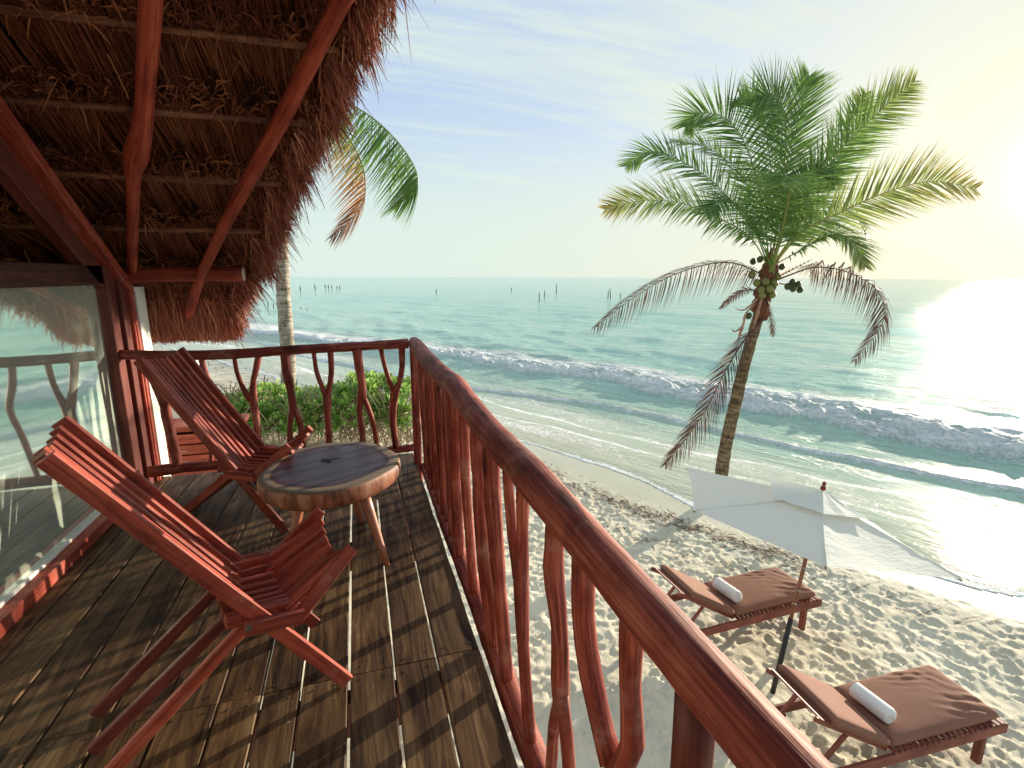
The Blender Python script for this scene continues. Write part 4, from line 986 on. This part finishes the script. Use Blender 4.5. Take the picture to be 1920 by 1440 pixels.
def umbrella():
    base = V(4.128, 3.681, SAND0)
    t = thing('beach_umbrella', 'leaning white square beach umbrella on a wooden pole stuck in the sand', 'umbrella', base)
    L, Nn, Rr, F, A = [V(*p) for p in ((3.806, 4.846, -1.26), (3.839, 3.053, -.967), (5.604, 3.016, -1.393), (5.571, 4.809, -1.686), (4.84, 4.024, -.80))]
    cen = (L+Nn+Rr+F)/4; ax = (A-base).normalized()
    def rel(p): return p-base
    up = V(-.0, 0, 1)
    # eight rim points with wind lift between corners
    M_LF = V(4.24, 5.62, -1.04); M_RF = V(5.75, 4.05, -1.33)
    M_LN = (L+Nn)/2; M_NR = (Nn+Rr)/2
    rim = [L, M_LN, Nn, M_NR, Rr, M_RF, F, M_LF]
    cloth, nt, b = newmat('white_canopy_cloth'); q = NB(nt)
    n = q.noise(q.coord('Object'), 4, 3, .5); q.L.new(q.mix(n, (.74, .78, .76), (.82, .84, .80)), b.inputs['Base Color']); b.inputs['Roughness'].default_value = .8; b.inputs['Specular IOR Level'].default_value = .15
    q.L.new(q.bump(q.noise(q.coord('Object', (3, 9, 3)), 2.5, 4, .6, .8), .5, .02), b.inputs['Normal'])
    tr = q.n('ShaderNodeBsdfTranslucent'); tr.inputs[0].default_value = (.75, .76, .68, 1); mx = q.n('ShaderNodeMixShader'); mx.inputs[0].default_value = .3
    q.L.new(b.outputs[0], mx.inputs[1]); q.L.new(tr.outputs[0], mx.inputs[2]); q.L.new(mx.outputs[0], nt.nodes['Material Output'].inputs[0])
    def panel(i, top, rim_, name, t0, sag, mat=cloth, par=t, sub=10):
        a, c = rim_[i], rim_[(i+1) % len(rim_)]
        vs = []; K = sub; J = 14
        for k in range(K+1):
            f = t0+(1-t0)*k/K
            for j in range(J+1):
                g = j/J; e = a.lerp(c, g); p = top.lerp(e, f)
                s_ = sag*math.sin(math.pi*g)*math.sin(math.pi*min(1, f*.75))
                p = p-ax*s_ + ax*.007*mnoise.noise(V(p.x*2.5, p.y*7, p.z*3)) + ax*.006*mnoise.noise(p*9)
                # scalloped hem
                if k == K: p = p.lerp(top, .03*math.sin(math.pi*g))
                vs.append(tuple(rel(p)))
        qs = gridquads(J+1, K+1)
        return np.array(vs), qs
    # main canopy: four cloth panels split at the corner ribs (each covers two rim spans)
    names = ['L', 'N', 'R', 'F']
    top = A-ax*.06
    for c in range(4):
        parts = []
        if c in (0, 1):      # the two near sides hang straight from corner to corner
            v, qd = panel(0, top, [rim[c*2], rim[c*2+2]], 'x', .10, .03, sub=14); parts.append((v, qd, {}))
        else:
            for i in (c*2, c*2+1):
                v, qd = panel(i, top, rim, 'x', .10, .022); parts.append((v, qd, {}))
        v, qd, _ = merge(parts)
        o = np_mesh('canopy_panel', v, qd, cloth, t, None, True)
    # vent cap
    capr = [top.lerp(r_, .36)+ax*.055 for r_ in rim]
    capr = [p+(ax*(.05 if i == 7 else 0.0)) for i, p in enumerate(capr)]
    parts = []
    for i in range(8):
        v, qd = panel(i, A+ax*.02, capr, 'v', .03, .01, sub=6); parts.append((v, qd, {}))
    v, qd, _ = merge(parts); np_mesh('vent_cap', v, qd, cloth, t, None, True)
    mb = MB()
    for i in (0, 2, 4, 6): mb.tube([rel(top-ax*.012), rel(top.lerp(rim[i], .5)-ax*.012), rel(rim[i]-ax*.010)], .0085, 8, .3)
    # ribs singly
    for i in (0, 2, 4, 5, 6, 7):
        mb = MB(); mb.tube([rel(top-ax*.03), rel(top.lerp(rim[i], .5)-ax*.04), rel(rim[i]-ax*.018)], .008, 6, .3); mb.build('rib', M_pole, t, True)
        hubp = A-ax*.55; mb = MB(); mb.tube([rel(hubp), rel(top.lerp(rim[i], .5)-ax*.03)], .006, 6, .4); mb.build('strut', M_pole, t, True)
    # piping along the corner seams
    for i in (0, 2, 4, 6):
        mb = MB(); mb.tube([rel(top.lerp(rim[i], .1)+ax*.004), rel(rim[i]+ax*.003)], .005, 6, .3); mb.build('seam', cloth, t, True)
    jn = base+ax*.72
    mb = MB(); mb.tube([rel(jn), rel(A)], .021, 12, .3); mb.build('pole', M_pole, t, True)
    mb = MB(); mb.tube([rel(base-ax*.15), rel(jn+ax*.02)], .027, 12, .3); mb.build('pole_sleeve', M_black, t, True)
    for h in (.9, 1.05, 1.3): mb = MB(); c = base+ax*h; mb.tube([rel(c), rel(c+ax*.012)], .0235, 12, .02); mb.build('pole_ring', M_metal, t, True)
    mb = MB(); h = [( .010, 0), (.026, .012), (.030, .03), (.022, .05), (.012, .06), (.020, .072), (.022, .085), (.012, .10), (.004, .108)]
    Rm = ax.to_track_quat('Z', 'Y').to_matrix(); seg = 12
    mb.quadgrid([[rel(A+ax*.015)+Rm @ V(r*math.cos(2*math.pi*j/seg), r*math.sin(2*math.pi*j/seg), z) for j in range(seg)] for r, z in h]); mb.build('finial', M_red, t, True)
umbrella()

# ------------------------------------------------------------------ palms
def ray(px, py):
    d = cfw+cr*((px-960)/950)+cu*((720-py)/950); return d
def at(px, py, dist):
    """world point seen in that direction at a horizontal distance"""
    d = ray(px, py); return V(0, 0, CAM_H)+d*(dist/d.dot(fw))
def catmull(P, n):
    P = np.array(P, float); P = np.vstack([2*P[0]-P[1], P, 2*P[-1]-P[-2]]); m = len(P)-3
    out = []
    for k in np.linspace(0, m-1e-6, n):
        i = int(k); t = k-i; a, b, c, d = P[i:i+4]
        out.append(.5*((2*b)+(c-a)*t+(2*a-5*b+4*c-d)*t*t+(3*b-a-3*c+d)*t**3))
    return np.array(out)
def frond(parent, origin, pts, face, tint=(0, .2), leaf=.62, droop=.3, n=125, lw=.0135, start=.16, fold=.22, sweep=.6, name='frond', tipsweep=.45, wind=0.0, bare=0, seed=0, rach=.016):
    """pts: rachis control points in the world; face: direction the leaf blade faces"""
    r = np.random.default_rng(seed+91)
    C = catmull(pts, 60); T = nrm(np.gradient(C, axis=0)); face = nrm(np.array(face, float))
    side = nrm(np.cross(T, face)); nor = nrm(np.cross(side, T))
    parts = []
    org = np.array(origin)
    for sgn in (-1, 1):
        u = np.linspace(start, .995, n)+r.normal(0, .003, n); u = np.clip(u, 0, 1)
        keep = r.random(n) > bare; u = u[keep]; m = len(u)
        idx = u*59; i0 = np.clip(idx.astype(int), 0, 58); fr = (idx-i0)[:, None]
        b = C[i0]*(1-fr)+C[i0+1]*fr; t_ = T[i0]; s_ = side[i0]; n_ = nor[i0]
        prof = np.sin(np.clip((u-start)/(1-start)*.85+.13, 0, 1)*math.pi)**.6
        ln = leaf*prof*r.uniform(.78, 1.12, m)
        sw = (sweep+tipsweep*u**2.2)[:, None]
        d0 = nrm(sgn*s_+t_*sw+n_*(fold+r.normal(0, .12, m))[:, None]+r.normal(0, .07, (m, 3)))
        g = np.array([0, 0, -1.0])-np.array(rt)*wind
        K = 5; P_ = [b]; cur = b; d = d0
        for k in range(1, K):
            d = nrm(d0+g*(droop*(.35+.75*(k-1)/(K-1)))+r.normal(0, .025, (m, 3))); cur = cur+d*(ln/(K-1))[:, None]; P_.append(cur)
        P_ = np.stack(P_, 1)
        S_ = nrm(np.cross(d0, n_)+.25*n_*r.normal(0, 1, (m, 1)))
        W_ = lw*np.array([[.7, 1, .8, .42, .05]])*r.uniform(.8, 1.2, m)[:, None]
        v, q, a = ribbons(P_-org, S_, W_, r.random(m))
        tn = np.clip(tint[0]+(tint[1]-tint[0])*u+r.normal(0, .04, m), 0, 1)
        a['tint'] = np.clip(np.repeat(tn, K*2)+.12*a['along']*(1 if tint[1] < .6 else 0), 0, 1)
        parts.append((v, q, a))
    # rachis as a tube of quads
    seg = 6; k_ = 40; Cc = C[np.linspace(0, 59, k_).astype(int)]-org; Ss = side[np.linspace(0, 59, k_).astype(int)]; Nn = nor[np.linspace(0, 59, k_).astype(int)]
    rr = rach*(1.25-1.1*np.linspace(0, 1, k_)**.7); rr[:3] *= np.array([2.0, 1.6, 1.2])
    ang = np.arange(seg)/seg*2*math.pi
    v = (Cc[:, None]+Ss[:, None]*(np.cos(ang)[None, :, None]*rr[:, None, None])+Nn[:, None]*(np.sin(ang)[None, :, None]*rr[:, None, None]*.7)).reshape(-1, 3)
    i = (np.arange(k_-1)[:, None]*seg+np.arange(seg)[None]); j = (np.arange(k_-1)[:, None]*seg+(np.arange(seg)+1)[None] % seg)
    q = np.stack([i, j, j+seg, i+seg], -1).reshape(-1, 4)
    rt_ = np.clip(np.repeat(np.linspace(tint[0], tint[1], k_), seg)+(.28 if tint[1] < .6 else -.02), 0, .93)
    parts.append((v, q, {'rnd': np.full(len(v), .6), 'along': np.zeros(len(v)), 'tint': rt_}))
    v, q, a = merge(parts)
    return np_mesh(name, v, q, M_frond, parent, a)

def main_palm():
    b0 = V(7.063, 8.193, -2.93); t = thing('palm_tree', 'leaning coconut palm on the sand at the water edge with drooping dead fronds', 'palm tree', b0)
    D = 9.9
    ctl = [(1346, 935), (1352, 895), (1362, 830), (1378, 760), (1392, 700), (1408, 640), (1424, 585), (1436, 545), (1443, 515)]
    pts = [at(x, y, D)-b0 for x, y in ctl]; pts[0] = pts[0]-V(0, 0, .15)
    mb = MB(); mb.tube(pts, [.16, .135, .122, .117, .112, .107, .103, .115, .09], 18, .07, .10, 7, 3); mb.build('trunk', M_trunk, t, True)
    to_cam = -np.array(fw)
    F = lambda pl, face, **k: frond(t, b0, [at(x, y, D+d) for x, y, d in pl], np.array(face), **k)
    cam_ = lambda a, b, c=0: np.array(fw)*-a+np.array([0, 0, b])+np.array(rt)*c
    # living fronds
    F([(1441, 500, 0), (1406, 445, -.1), (1340, 405, -.2), (1265, 378, -.3), (1192, 378, -.3), (1134, 393, -.2)], cam_(.75, .65), tint=(.12, .50), leaf=0.79, droop=0.28, seed=1)
    F([(1441, 500, 0), (1413, 433, .2), (1347, 350, .4), (1274, 300, .6), (1219, 284, .7), (1174, 312, .7)], cam_(.7, .7), tint=(.05, .2), leaf=0.77, droop=0.31, seed=2)
    F([(1441, 498, .1), (1424, 411, .4), (1391, 330, .8), (1325, 276, 1.1), (1258, 264, 1.3)], cam_(.5, .8), tint=(.1, .35), leaf=0.70, droop=0.31, seed=3)
    F([(1441, 495, 0), (1432, 400, -.1), (1405, 290, -.1), (1365, 225, 0), (1310, 212, .1), (1284, 238, .1)], cam_(.8, .4, -.2), tint=(.0, .2), leaf=0.87, droop=0.28, seed=4, lw=.0115)
    F([(1443, 495, .1), (1450, 390, .3), (1440, 270, .4), (1420, 200, .5), (1388, 182, .6)], cam_(.9, .2), tint=(.0, .15), leaf=0.79, droop=0.19, seed=5, lw=.0115)
    F([(1445, 495, -.1), (1462, 390, -.3), (1474, 270, -.4), (1466, 205, -.5), (1440, 178, -.6), (1415, 192, -.6)], cam_(.9, .3), tint=(.02, .2), leaf=0.77, droop=0.28, seed=6, lw=.0115)
    F([(1446, 495, .1), (1465, 390, .3), (1489, 270, .4), (1508, 185, .5), (1518, 142, .6)], cam_(1, .0, .1), tint=(.05, .25), leaf=0.84, droop=0.06, seed=7, sweep=.9, lw=.0115)
    F([(1448, 498, 0), (1486, 400, .1), (1552, 311, .1), (1608, 247, .2), (1663, 197, .3), (1716, 152, .4)], cam_(1, .1), tint=(.1, .42), leaf=0.84, droop=0.07, seed=8, sweep=.85)
    F([(1448, 498, .2), (1500, 420, .5), (1560, 320, .8), (1600, 235, 1.0), (1622, 175, 1.1)], cam_(.9, .3), tint=(.1, .3), leaf=0.70, droop=0.19, seed=18)
    F([(1448, 502, 0), (1497, 440, -.1), (1580, 396, -.2), (1663, 360, -.3), (1747, 340, -.3), (1832, 354, -.2)], cam_(.95, .35), tint=(.28, .52), leaf=0.84, droop=0.14, seed=9, sweep=.75)
    F([(1446, 512, -.1), (1462, 450, -.5), (1476, 385, -1.0), (1483, 340, -1.5), (1478, 330, -2.0), (1465, 345, -2.3)], cam_(.2, 1), tint=(.12, .28), leaf=0.84, droop=0.56, seed=10, rach=.028, lw=.0115)
    F([(1448, 500, .2), (1500, 440, .6), (1555, 405, 1.0), (1600, 400, 1.3), (1625, 440, 1.5)], cam_(.6, .7), tint=(.0, .2), leaf=.6, droop=0.37, seed=11, lw=.0115)
    F([(1446, 500, -.2), (1500, 470, -.6), (1560, 440, -1.0), (1600, 455, -1.3), (1622, 500, -1.5)], cam_(.4, .9), tint=(.15, .4), leaf=.6, droop=0.50, seed=13)
    F([(1446, 500, -.2), (1420, 440, -.5), (1385, 390, -.9), (1350, 375, -1.2), (1322, 400, -1.4)], cam_(.5, .8), tint=(.0, .15), leaf=0.74, droop=0.43, seed=14, lw=.0115)
    F([(1447, 495, .1), (1470, 420, .2), (1505, 350, .2), (1540, 320, .1), (1565, 345, 0)], cam_(.8, .5), tint=(.0, .12), leaf=.6, droop=0.31, seed=16, lw=.0115)
    # dying and dead fronds
    F([(1440, 530, 0), (1416, 508, -.1), (1358, 492, -.2), (1274, 511, -.3), (1191, 556, -.3), (1115, 616, -.2)], cam_(.9, .4), tint=(.9, 1), leaf=.72, droop=2.2, wind=.45, seed=20, lw=.008, sweep=.25, tipsweep=.4, n=95)
    F([(1446, 530, 0), (1480, 516, -.1), (1530, 501, -.2), (1591, 511, -.3), (1645, 545, -.3), (1655, 605, -.3), (1602, 678, -.2)], cam_(.9, .4), tint=(.9, 1), leaf=.70, droop=2.2, wind=.45, seed=21, lw=.0085, sweep=.25, tipsweep=.4, n=110, start=.3)
    F([(1428, 600, -.15), (1391, 644, -.25), (1358, 700, -.3), (1324, 767, -.3), (1285, 825, -.3), (1247, 872, -.25)], cam_(1, .1), tint=(.92, 1), leaf=.68, droop=1.0, wind=.35, seed=22, lw=.009, sweep=.9, n=80, start=.1)
    F([(1432, 555, -.1), (1405, 543, -.2), (1375, 556, -.25), (1350, 578, -.25)], cam_(.8, .4), tint=(.9, 1), leaf=.16, droop=0.74, seed=23, lw=.010, sweep=.8, n=26, start=.2)
    F([(1438, 560, -.2), (1446, 600, -.25), (1449, 630, -.25)], cam_(1, .1), tint=(.9, 1), leaf=.18, droop=0.50, seed=24, lw=.008, sweep=1.2, n=16, start=.1)
    F([(1446, 525, -.1), (1480, 508, -.2), (1522, 487, -.25)], cam_(.8, .5), tint=(.75, .9), leaf=.08, droop=0.25, seed=25, lw=.008, sweep=1.5, n=10, start=.2)
    # crown shaft, fibre, nuts, husks
    mb = MB(); mb.tube([at(1425, 600, D-.03)-b0, at(1428, 565, D-.05)-b0, at(1436, 535, D-.03)-b0, at(1444, 500, D)-b0, at(1450, 465, D)-b0], [.12, .145, .15, .13, .05], 18, .03, .5, 11, 4); mb.build('leaf_base_fibre', M_fibre, t, True)
    def nut(px, py, dd, r, mat):
        m = MB(); c = at(px, py, D+dd)-b0; q_ = V(random.uniform(-1, 1), random.uniform(-1, 1), 2).to_track_quat('Z', 'Y').to_matrix()
        prof = [(.15, -1.15), (.6, -.95), (.93, -.45), (1, 0), (.85, .5), (.5, .9), (.15, 1.1)]
        m.quadgrid([[c+q_ @ V(r*a*math.cos(2*math.pi*j/10), r*a*math.sin(2*math.pi*j/10), r*z) for j in range(10)] for a, z in prof]); m.build('coconut', mat, t, True)
    for px, py, dd in ((1428, 543, -.25), (1443, 541, -.3), (1419, 530, -.2), (1436, 528, -.26), (1452, 531, -.22), (1410, 515, -.1), (1458, 518, -.1), (1448, 552, -.2), (1430, 553, -.22)): nut(px, py, dd, .068, M_coconut)
    for px, py, dd in ((1477, 537, -.2), (1487, 541, -.25), (1496, 533, -.2), (1486, 529, -.2), (1500, 543, -.15), (1404, 592, -.2), (1412, 490, .1), (1425, 486, 0), (1466, 500, .1)): nut(px, py, dd, .06, M_cocod)
    for c in ([(1420, 560), (1405, 575), (1392, 582), (1376, 577)], [(1415, 570), (1398, 590), (1392, 612), (1376, 622), (1372, 616)], [(1394, 605), (1388, 625), (1384, 636)], [(1428, 560), (1420, 590), (1412, 618)]):
        mb = MB(); mb.tube([at(x, y, D-.22)-b0 for x, y in c], [.03]+[.045]*(len(c)-2)+[.008], 8, .05, .4, 12, random.random()*9, flat=.3); mb.build('dry_spathe', M_husk, t, True)
    mb = MB(); mb.tube([at(1455, 530, D-.1)-b0, at(1470, 533, D-.18)-b0, at(1486, 534, D-.2)-b0], .014, 6, .05); mb.build('fruit_stalk', M_husk, t, True)
main_palm()

def left_palm():
    D = 14.0; b0 = at(545, 790, D); gz = float(ground_base(np.array([b0.x]), np.array([b0.y]))[0]); b0 = V(b0.x, b0.y, gz-.1)
    t = thing('palm_tree', 'tall grey trunked palm rising behind the thatched roof edge and the shrub', 'palm tree', b0)
    ctl = [(540, 735), (541, 690), (538, 640), (531, 540), (527, 440), (525, 345), (530, 270), (545, 200)]
    pts = [V(0, 0, 0)]+[at(x, y, D)-b0 for x, y in ctl]
    mb = MB(); mb.tube(pts, [.22, .20, .19, .19, .18, .175, .17, .17, .19], 20, .10, .09, 6, 9); mb.build('trunk', M_trunk2, t, True)
    F = lambda pl, face, **k: frond(t, b0, [at(x, y, D+d) for x, y, d in pl], np.array(face), **k)
    cam_ = lambda a, b, c=0: np.array(fw)*-a+np.array([0, 0, b])+np.array(rt)*c
    F([(545, 200, 0), (575, 178, -.3), (620, 180, -.6), (690, 215, -.9), (745, 265, -1.1), (780, 320, -1.2), (778, 360, -1.2), (745, 384, -1.2)], cam_(.75, .6), tint=(.1, .18), leaf=1.45, droop=3.6, wind=.75, lw=.021, seed=31, rach=.03, n=115, sweep=.15, tipsweep=.25)
    F([(545, 205, 0), (570, 195, -.4), (610, 212, -.7), (655, 260, -1.0), (682, 320, -1.1), (682, 375, -1.1), (655, 415, -1.1), (622, 445, -1.1)], cam_(.75, .6), tint=(.40, .92), leaf=1.15, droop=3.6, wind=.8, lw=.016, seed=32, rach=.03, n=110, sweep=.15, tipsweep=.2)
    for k, pl in enumerate(([(545, 200, 0), (500, 120, .3), (430, 90, .5), (360, 140, .6), (330, 220, .6)], [(545, 200, 0), (540, 110, 1), (520, 60, 2), (490, 80, 3)], [(545, 200, 0), (500, 180, .3), (440, 190, .6), (400, 260, .8), (380, 330, .8)], [(545, 205, 0), (535, 150, 1), (545, 150, 2.2), (540, 230, 3)], [(545, 200, 0), (520, 150, -.8), (470, 140, -1.8), (430, 190, -2.4)])):
        F(pl, cam_(.5, .8), tint=(.1, .25), leaf=.95, droop=.8, lw=.034, seed=40+k, rach=.03, n=60)
    for px, py in ((538, 225), (552, 222), (545, 240)):
        m = MB(); c = at(px, py, D-.25)-b0; m.lathe([(.03, -.14), (.10, -.08), (.12, 0), (.09, .1), (.02, .14)], 10, c); m.build('coconut', M_coconut, t, True)
left_palm()

# ------------------------------------------------------------------ shrub beyond the end railing
def shrub():
    c0 = at(610, 800, 12.4); gz = float(ground_base(np.array([c0.x]), np.array([c0.y]))[0]); c0 = V(c0.x, c0.y, gz)
    t = thing('beach_shrub', 'bright green beach shrub of leafy rosettes seen through the end railing', 'shrub', c0)
    r = np.random.default_rng(5)
    xr = np.array(rt); yr = np.array(fw)
    def surf(a):   # a: lateral metres -2.9..2.3 ; height profile
        return 1.25+.42*np.exp(-((a-1.25)/.65)**2)+.12*np.sin(a*3.1)+.18*(vn(a*1.8+5, a*0, 3)-.5)+.15*sstep(1.6, 2.4, a)-.15*sstep(-1.5, -2.6, a)
    def rosette(leafn=11, seed=0):
        rr = np.random.default_rng(seed); n = leafn
        th = np.arange(n)*2.4+rr.normal(0, .2, n); el = rr.uniform(.15, 1.15, n); ln = rr.uniform(.17, .27, n)
        d = np.stack([np.cos(th)*np.cos(el), np.sin(th)*np.cos(el), np.sin(el)], -1)
        s = nrm(np.cross(d, [0, 0, 1.0])); K = 4; P = np.stack([d*ln[:, None]*f+np.array([0, 0, -1])*(.03*f*f) for f in (.05, .45, .8, 1)], 1)
        v, q, a = ribbons(P, s, np.array([[.008, .020, .034, .009]])*rr.uniform(.8, 1.2, (n, 1)), rr.random(n)); a['tint'] = np.clip(.35+.6*np.repeat(np.sin(el), K*2)*a['along'], 0, 1)
        return v, q, a
    protos = []
    for k in range(4):
        v, q, a = rosette(11+k, k); o = np_mesh('leaf_rosette', v, q, M_bush, t, a); protos.append(o)
    pos = []
    N_ = 620
    a = r.uniform(-2.9, 2.35, N_); dep = r.uniform(-1.0, 1.2, N_); top = surf(a)*(1-.25*(dep/1.2)**2)
    hgt = np.where(r.random(N_) < .62, top*r.uniform(.84, 1.04, N_), top*r.uniform(.5, .92, N_))
    dep = np.where(hgt < top*.84, -np.abs(dep)*.3-.75, dep)
    front = np.argsort(dep+ -hgt*.3)
    def place(i): return xr*a[i]+yr*dep[i]+np.array([0, 0, hgt[i]])
    others = []
    cnt = 0
    for rank, i in enumerate(front):
        p = place(i); rx, ry, rz = r.normal(0, .35), r.normal(0, .35), r.uniform(0, 6.28); s_ = r.uniform(.8, 1.35)
        if rank < 296:
            src = protos[rank % 4]
            o = src if rank < 4 else link(src.copy()); o.parent = t; o.location = p; o.rotation_euler = (rx+.35, ry, rz); o.scale = (s_,)*3
        else:
            v, q, at_ = rosette(10, int(r.integers(0, 8))); Rm = np.array(Matrix.Rotation(rz, 3, 'Z') @ Matrix.Rotation(rx+.3, 3, 'X')) if False else np.array((Matrix.Rotation(ry, 3, 'Y') @ Matrix.Rotation(rx, 3, 'X') @ Matrix.Rotation(rz, 3, 'Z')))
            others.append((v*s_ @ Rm.T+p, q, at_))
    v, q, at_ = merge(others); o = np_mesh('foliage', v, q, M_bush, t, at_); tag(o, kind='stuff')
    # twisted bare stems below
    n = 1300; a0 = r.uniform(-2.8, 2.3, n); dp = r.uniform(-1.1, .9, n); b = xr*a0[:, None]+yr*dp[:, None]+np.array([0, 0, 1])*(r.uniform(0, 1.0, n)*.9)[:, None]
    tgt = b+xr*r.normal(0, .25, (n, 1))+yr*r.normal(0, .2, (n, 1))+np.array([0, 0, 1])*r.uniform(.2, .8, (n, 1))
    mid = (b+tgt)/2+r.normal(0, .12, (n, 3)); m1 = b*.7+mid*.3+r.normal(0, .05, (n, 3)); m2 = tgt*.5+mid*.5+r.normal(0, .07, (n, 3))
    P = np.stack([b, m1, mid, m2, tgt], 1); S = nrm(np.cross(tgt-b, r.normal(0, 1, (n, 3))))
    v1 = ribbons(P, S, r.uniform(.006, .014, n)[:, None]*np.ones((1, 5)))
    S2 = nrm(np.cross(tgt-b, S)); v2 = ribbons(P, S2, r.uniform(.006, .014, n)[:, None]*np.ones((1, 5)))
    v, q, at_ = merge([v1, v2]); o = np_mesh('bare_stems', v, q, straw_mat('bare_stem', (.14, .09, .05), (.36, .27, .17), (.60, .50, .36), 0), t, at_); tag(o, kind='stuff')
shrub()

# seaweed and leaf litter lying on the sand
def litter():
    r = np.random.default_rng(12); n = 9000
    s = np.concatenate([r.uniform(-7, 5, 3000), r.uniform(5, 26, 6000)]); nn = np.concatenate([r.normal(-.95, .16, 3000), r.normal(-3.0, 1.7, 6000)])
    nn[:700] -= .9
    keep = fbm(s*.9, nn*2.5, 3, 77) > .5; s = s[keep]; nn = nn[keep]; n = len(s)
    x, y = from_sn(s, nn+shore_wiggle(s)*.6); z = ground_base(x, y)+.012
    th = math.atan2(ES[1], ES[0])+r.normal(0, .5, n); ln = r.uniform(.03, .14, n)*(1+.6*(s > 5)); d = np.stack([np.cos(th), np.sin(th), 0*th], -1)
    b = np.stack([x, y, z], -1); P = np.stack([b, b+d*ln[:, None]*.5+np.array([0, 0, .012]), b+d*ln[:, None]], 1)
    S = nrm(np.stack([-np.sin(th), np.cos(th), r.normal(0, .3, n)], -1))
    v, q, a = ribbons(P, S, r.uniform(.004, .012, n)[:, None]*np.array([[.5, 1, .3]])*(1+.8*(s > 5))[:, None])
    o = np_mesh('seaweed_litter', v, q, straw_mat('seaweed', (.035, .02, .012), (.10, .055, .03), (.22, .13, .07), 0), None, a); tag(o, kind='stuff')
litter()

# small black ground lamp seen between the uprights
gl = thing('garden_lamp', 'small black cylindrical lamp standing on the sand behind the seaward railing', 'lamp', (2.49, 11.28, float(ground_base(np.array([2.49]), np.array([11.28]))[0])))
mb = MB(); mb.lathe([(.07, -.05), (.07, .32), (.075, .33)], 14); mb.build('post', M_black, gl, True)
mb = MB(); mb.lathe([(.085, .34), (.095, .38), (.02, .42)], 14); mb.build('cap', M_black, gl, True)

# old jetty posts standing in the sea
POSTS = [(477, 583, 2), (486, 583, 2.5), (503, 576, 10), (513, 577, 9), (563, 545, 9, .06), (591, 543, 10, -.04), (610, 541, 8), (616, 541, 7), (622, 541, 6), (632, 541, 5), (637, 541, 6), (564, 578, 3), (576, 580, 2.5), (818, 551, 9), (959, 545, 6), (1011, 566, 18), (1021, 557, 13), (1043, 550, 18), (1140, 559, 14, .0), (1145, 559, 19, -.12), (1163, 559, 9)]
PL = ['stump of an old post just above the water, leftmost near the thatch', 'low stump beside the leftmost stump in the sea', 'short dark post in the sea just left of the tall palm trunk', 'dark post leaning close to the left side of the palm trunk', 'tilted post in the sea, first one right of the palm trunk', 'taller tilted post between the palm trunk and the row of small ones', 'first post of the distant small row under the left palm fronds', 'second post of the distant small row under the left palm fronds', 'middle post of the distant small row', 'fourth post of the distant small row', 'last post at the right end of the distant small row', 'low stump in the sea right of the palm trunk', 'lowest stump farther right of the palm trunk', 'lone thin post in the open sea above the railing corner', 'lone short post near the horizon in mid sea', 'dark post standing nearest of the loose group of three in mid sea', 'middle shorter post of the loose group of three', 'tallest post of the loose group of three', 'upright post of the close pair left of the coconut palm', 'tilted taller post of the close pair left of the coconut palm', 'short post just right of the close pair']
for (e, lab) in zip(POSTS, PL):
    px, py, hpx = e[:3]; tl = e[3] if len(e) > 3 else 0
    d = ray(px, py); k = (SEA-CAM_H)/d.z; b = V(0, 0, CAM_H)+d*k; dist = k
    h = hpx/950*dist*.95; r_ = (.9+.05*min(hpx, 8))*.62/950*dist
    o = MB(); o.tube([(0, 0, -1.5), (tl*h*.5, 0, h*.5), (tl*h*1.2, 0, h)], [r_*1.1, r_, r_*.8], 8, max(.4, h/4), .25, 1.5, px)
    ob = o.build('wooden_post', M_sea_post, None, True, loc=b); tag(ob, lab, 'post', 'old wooden posts standing in the sea')
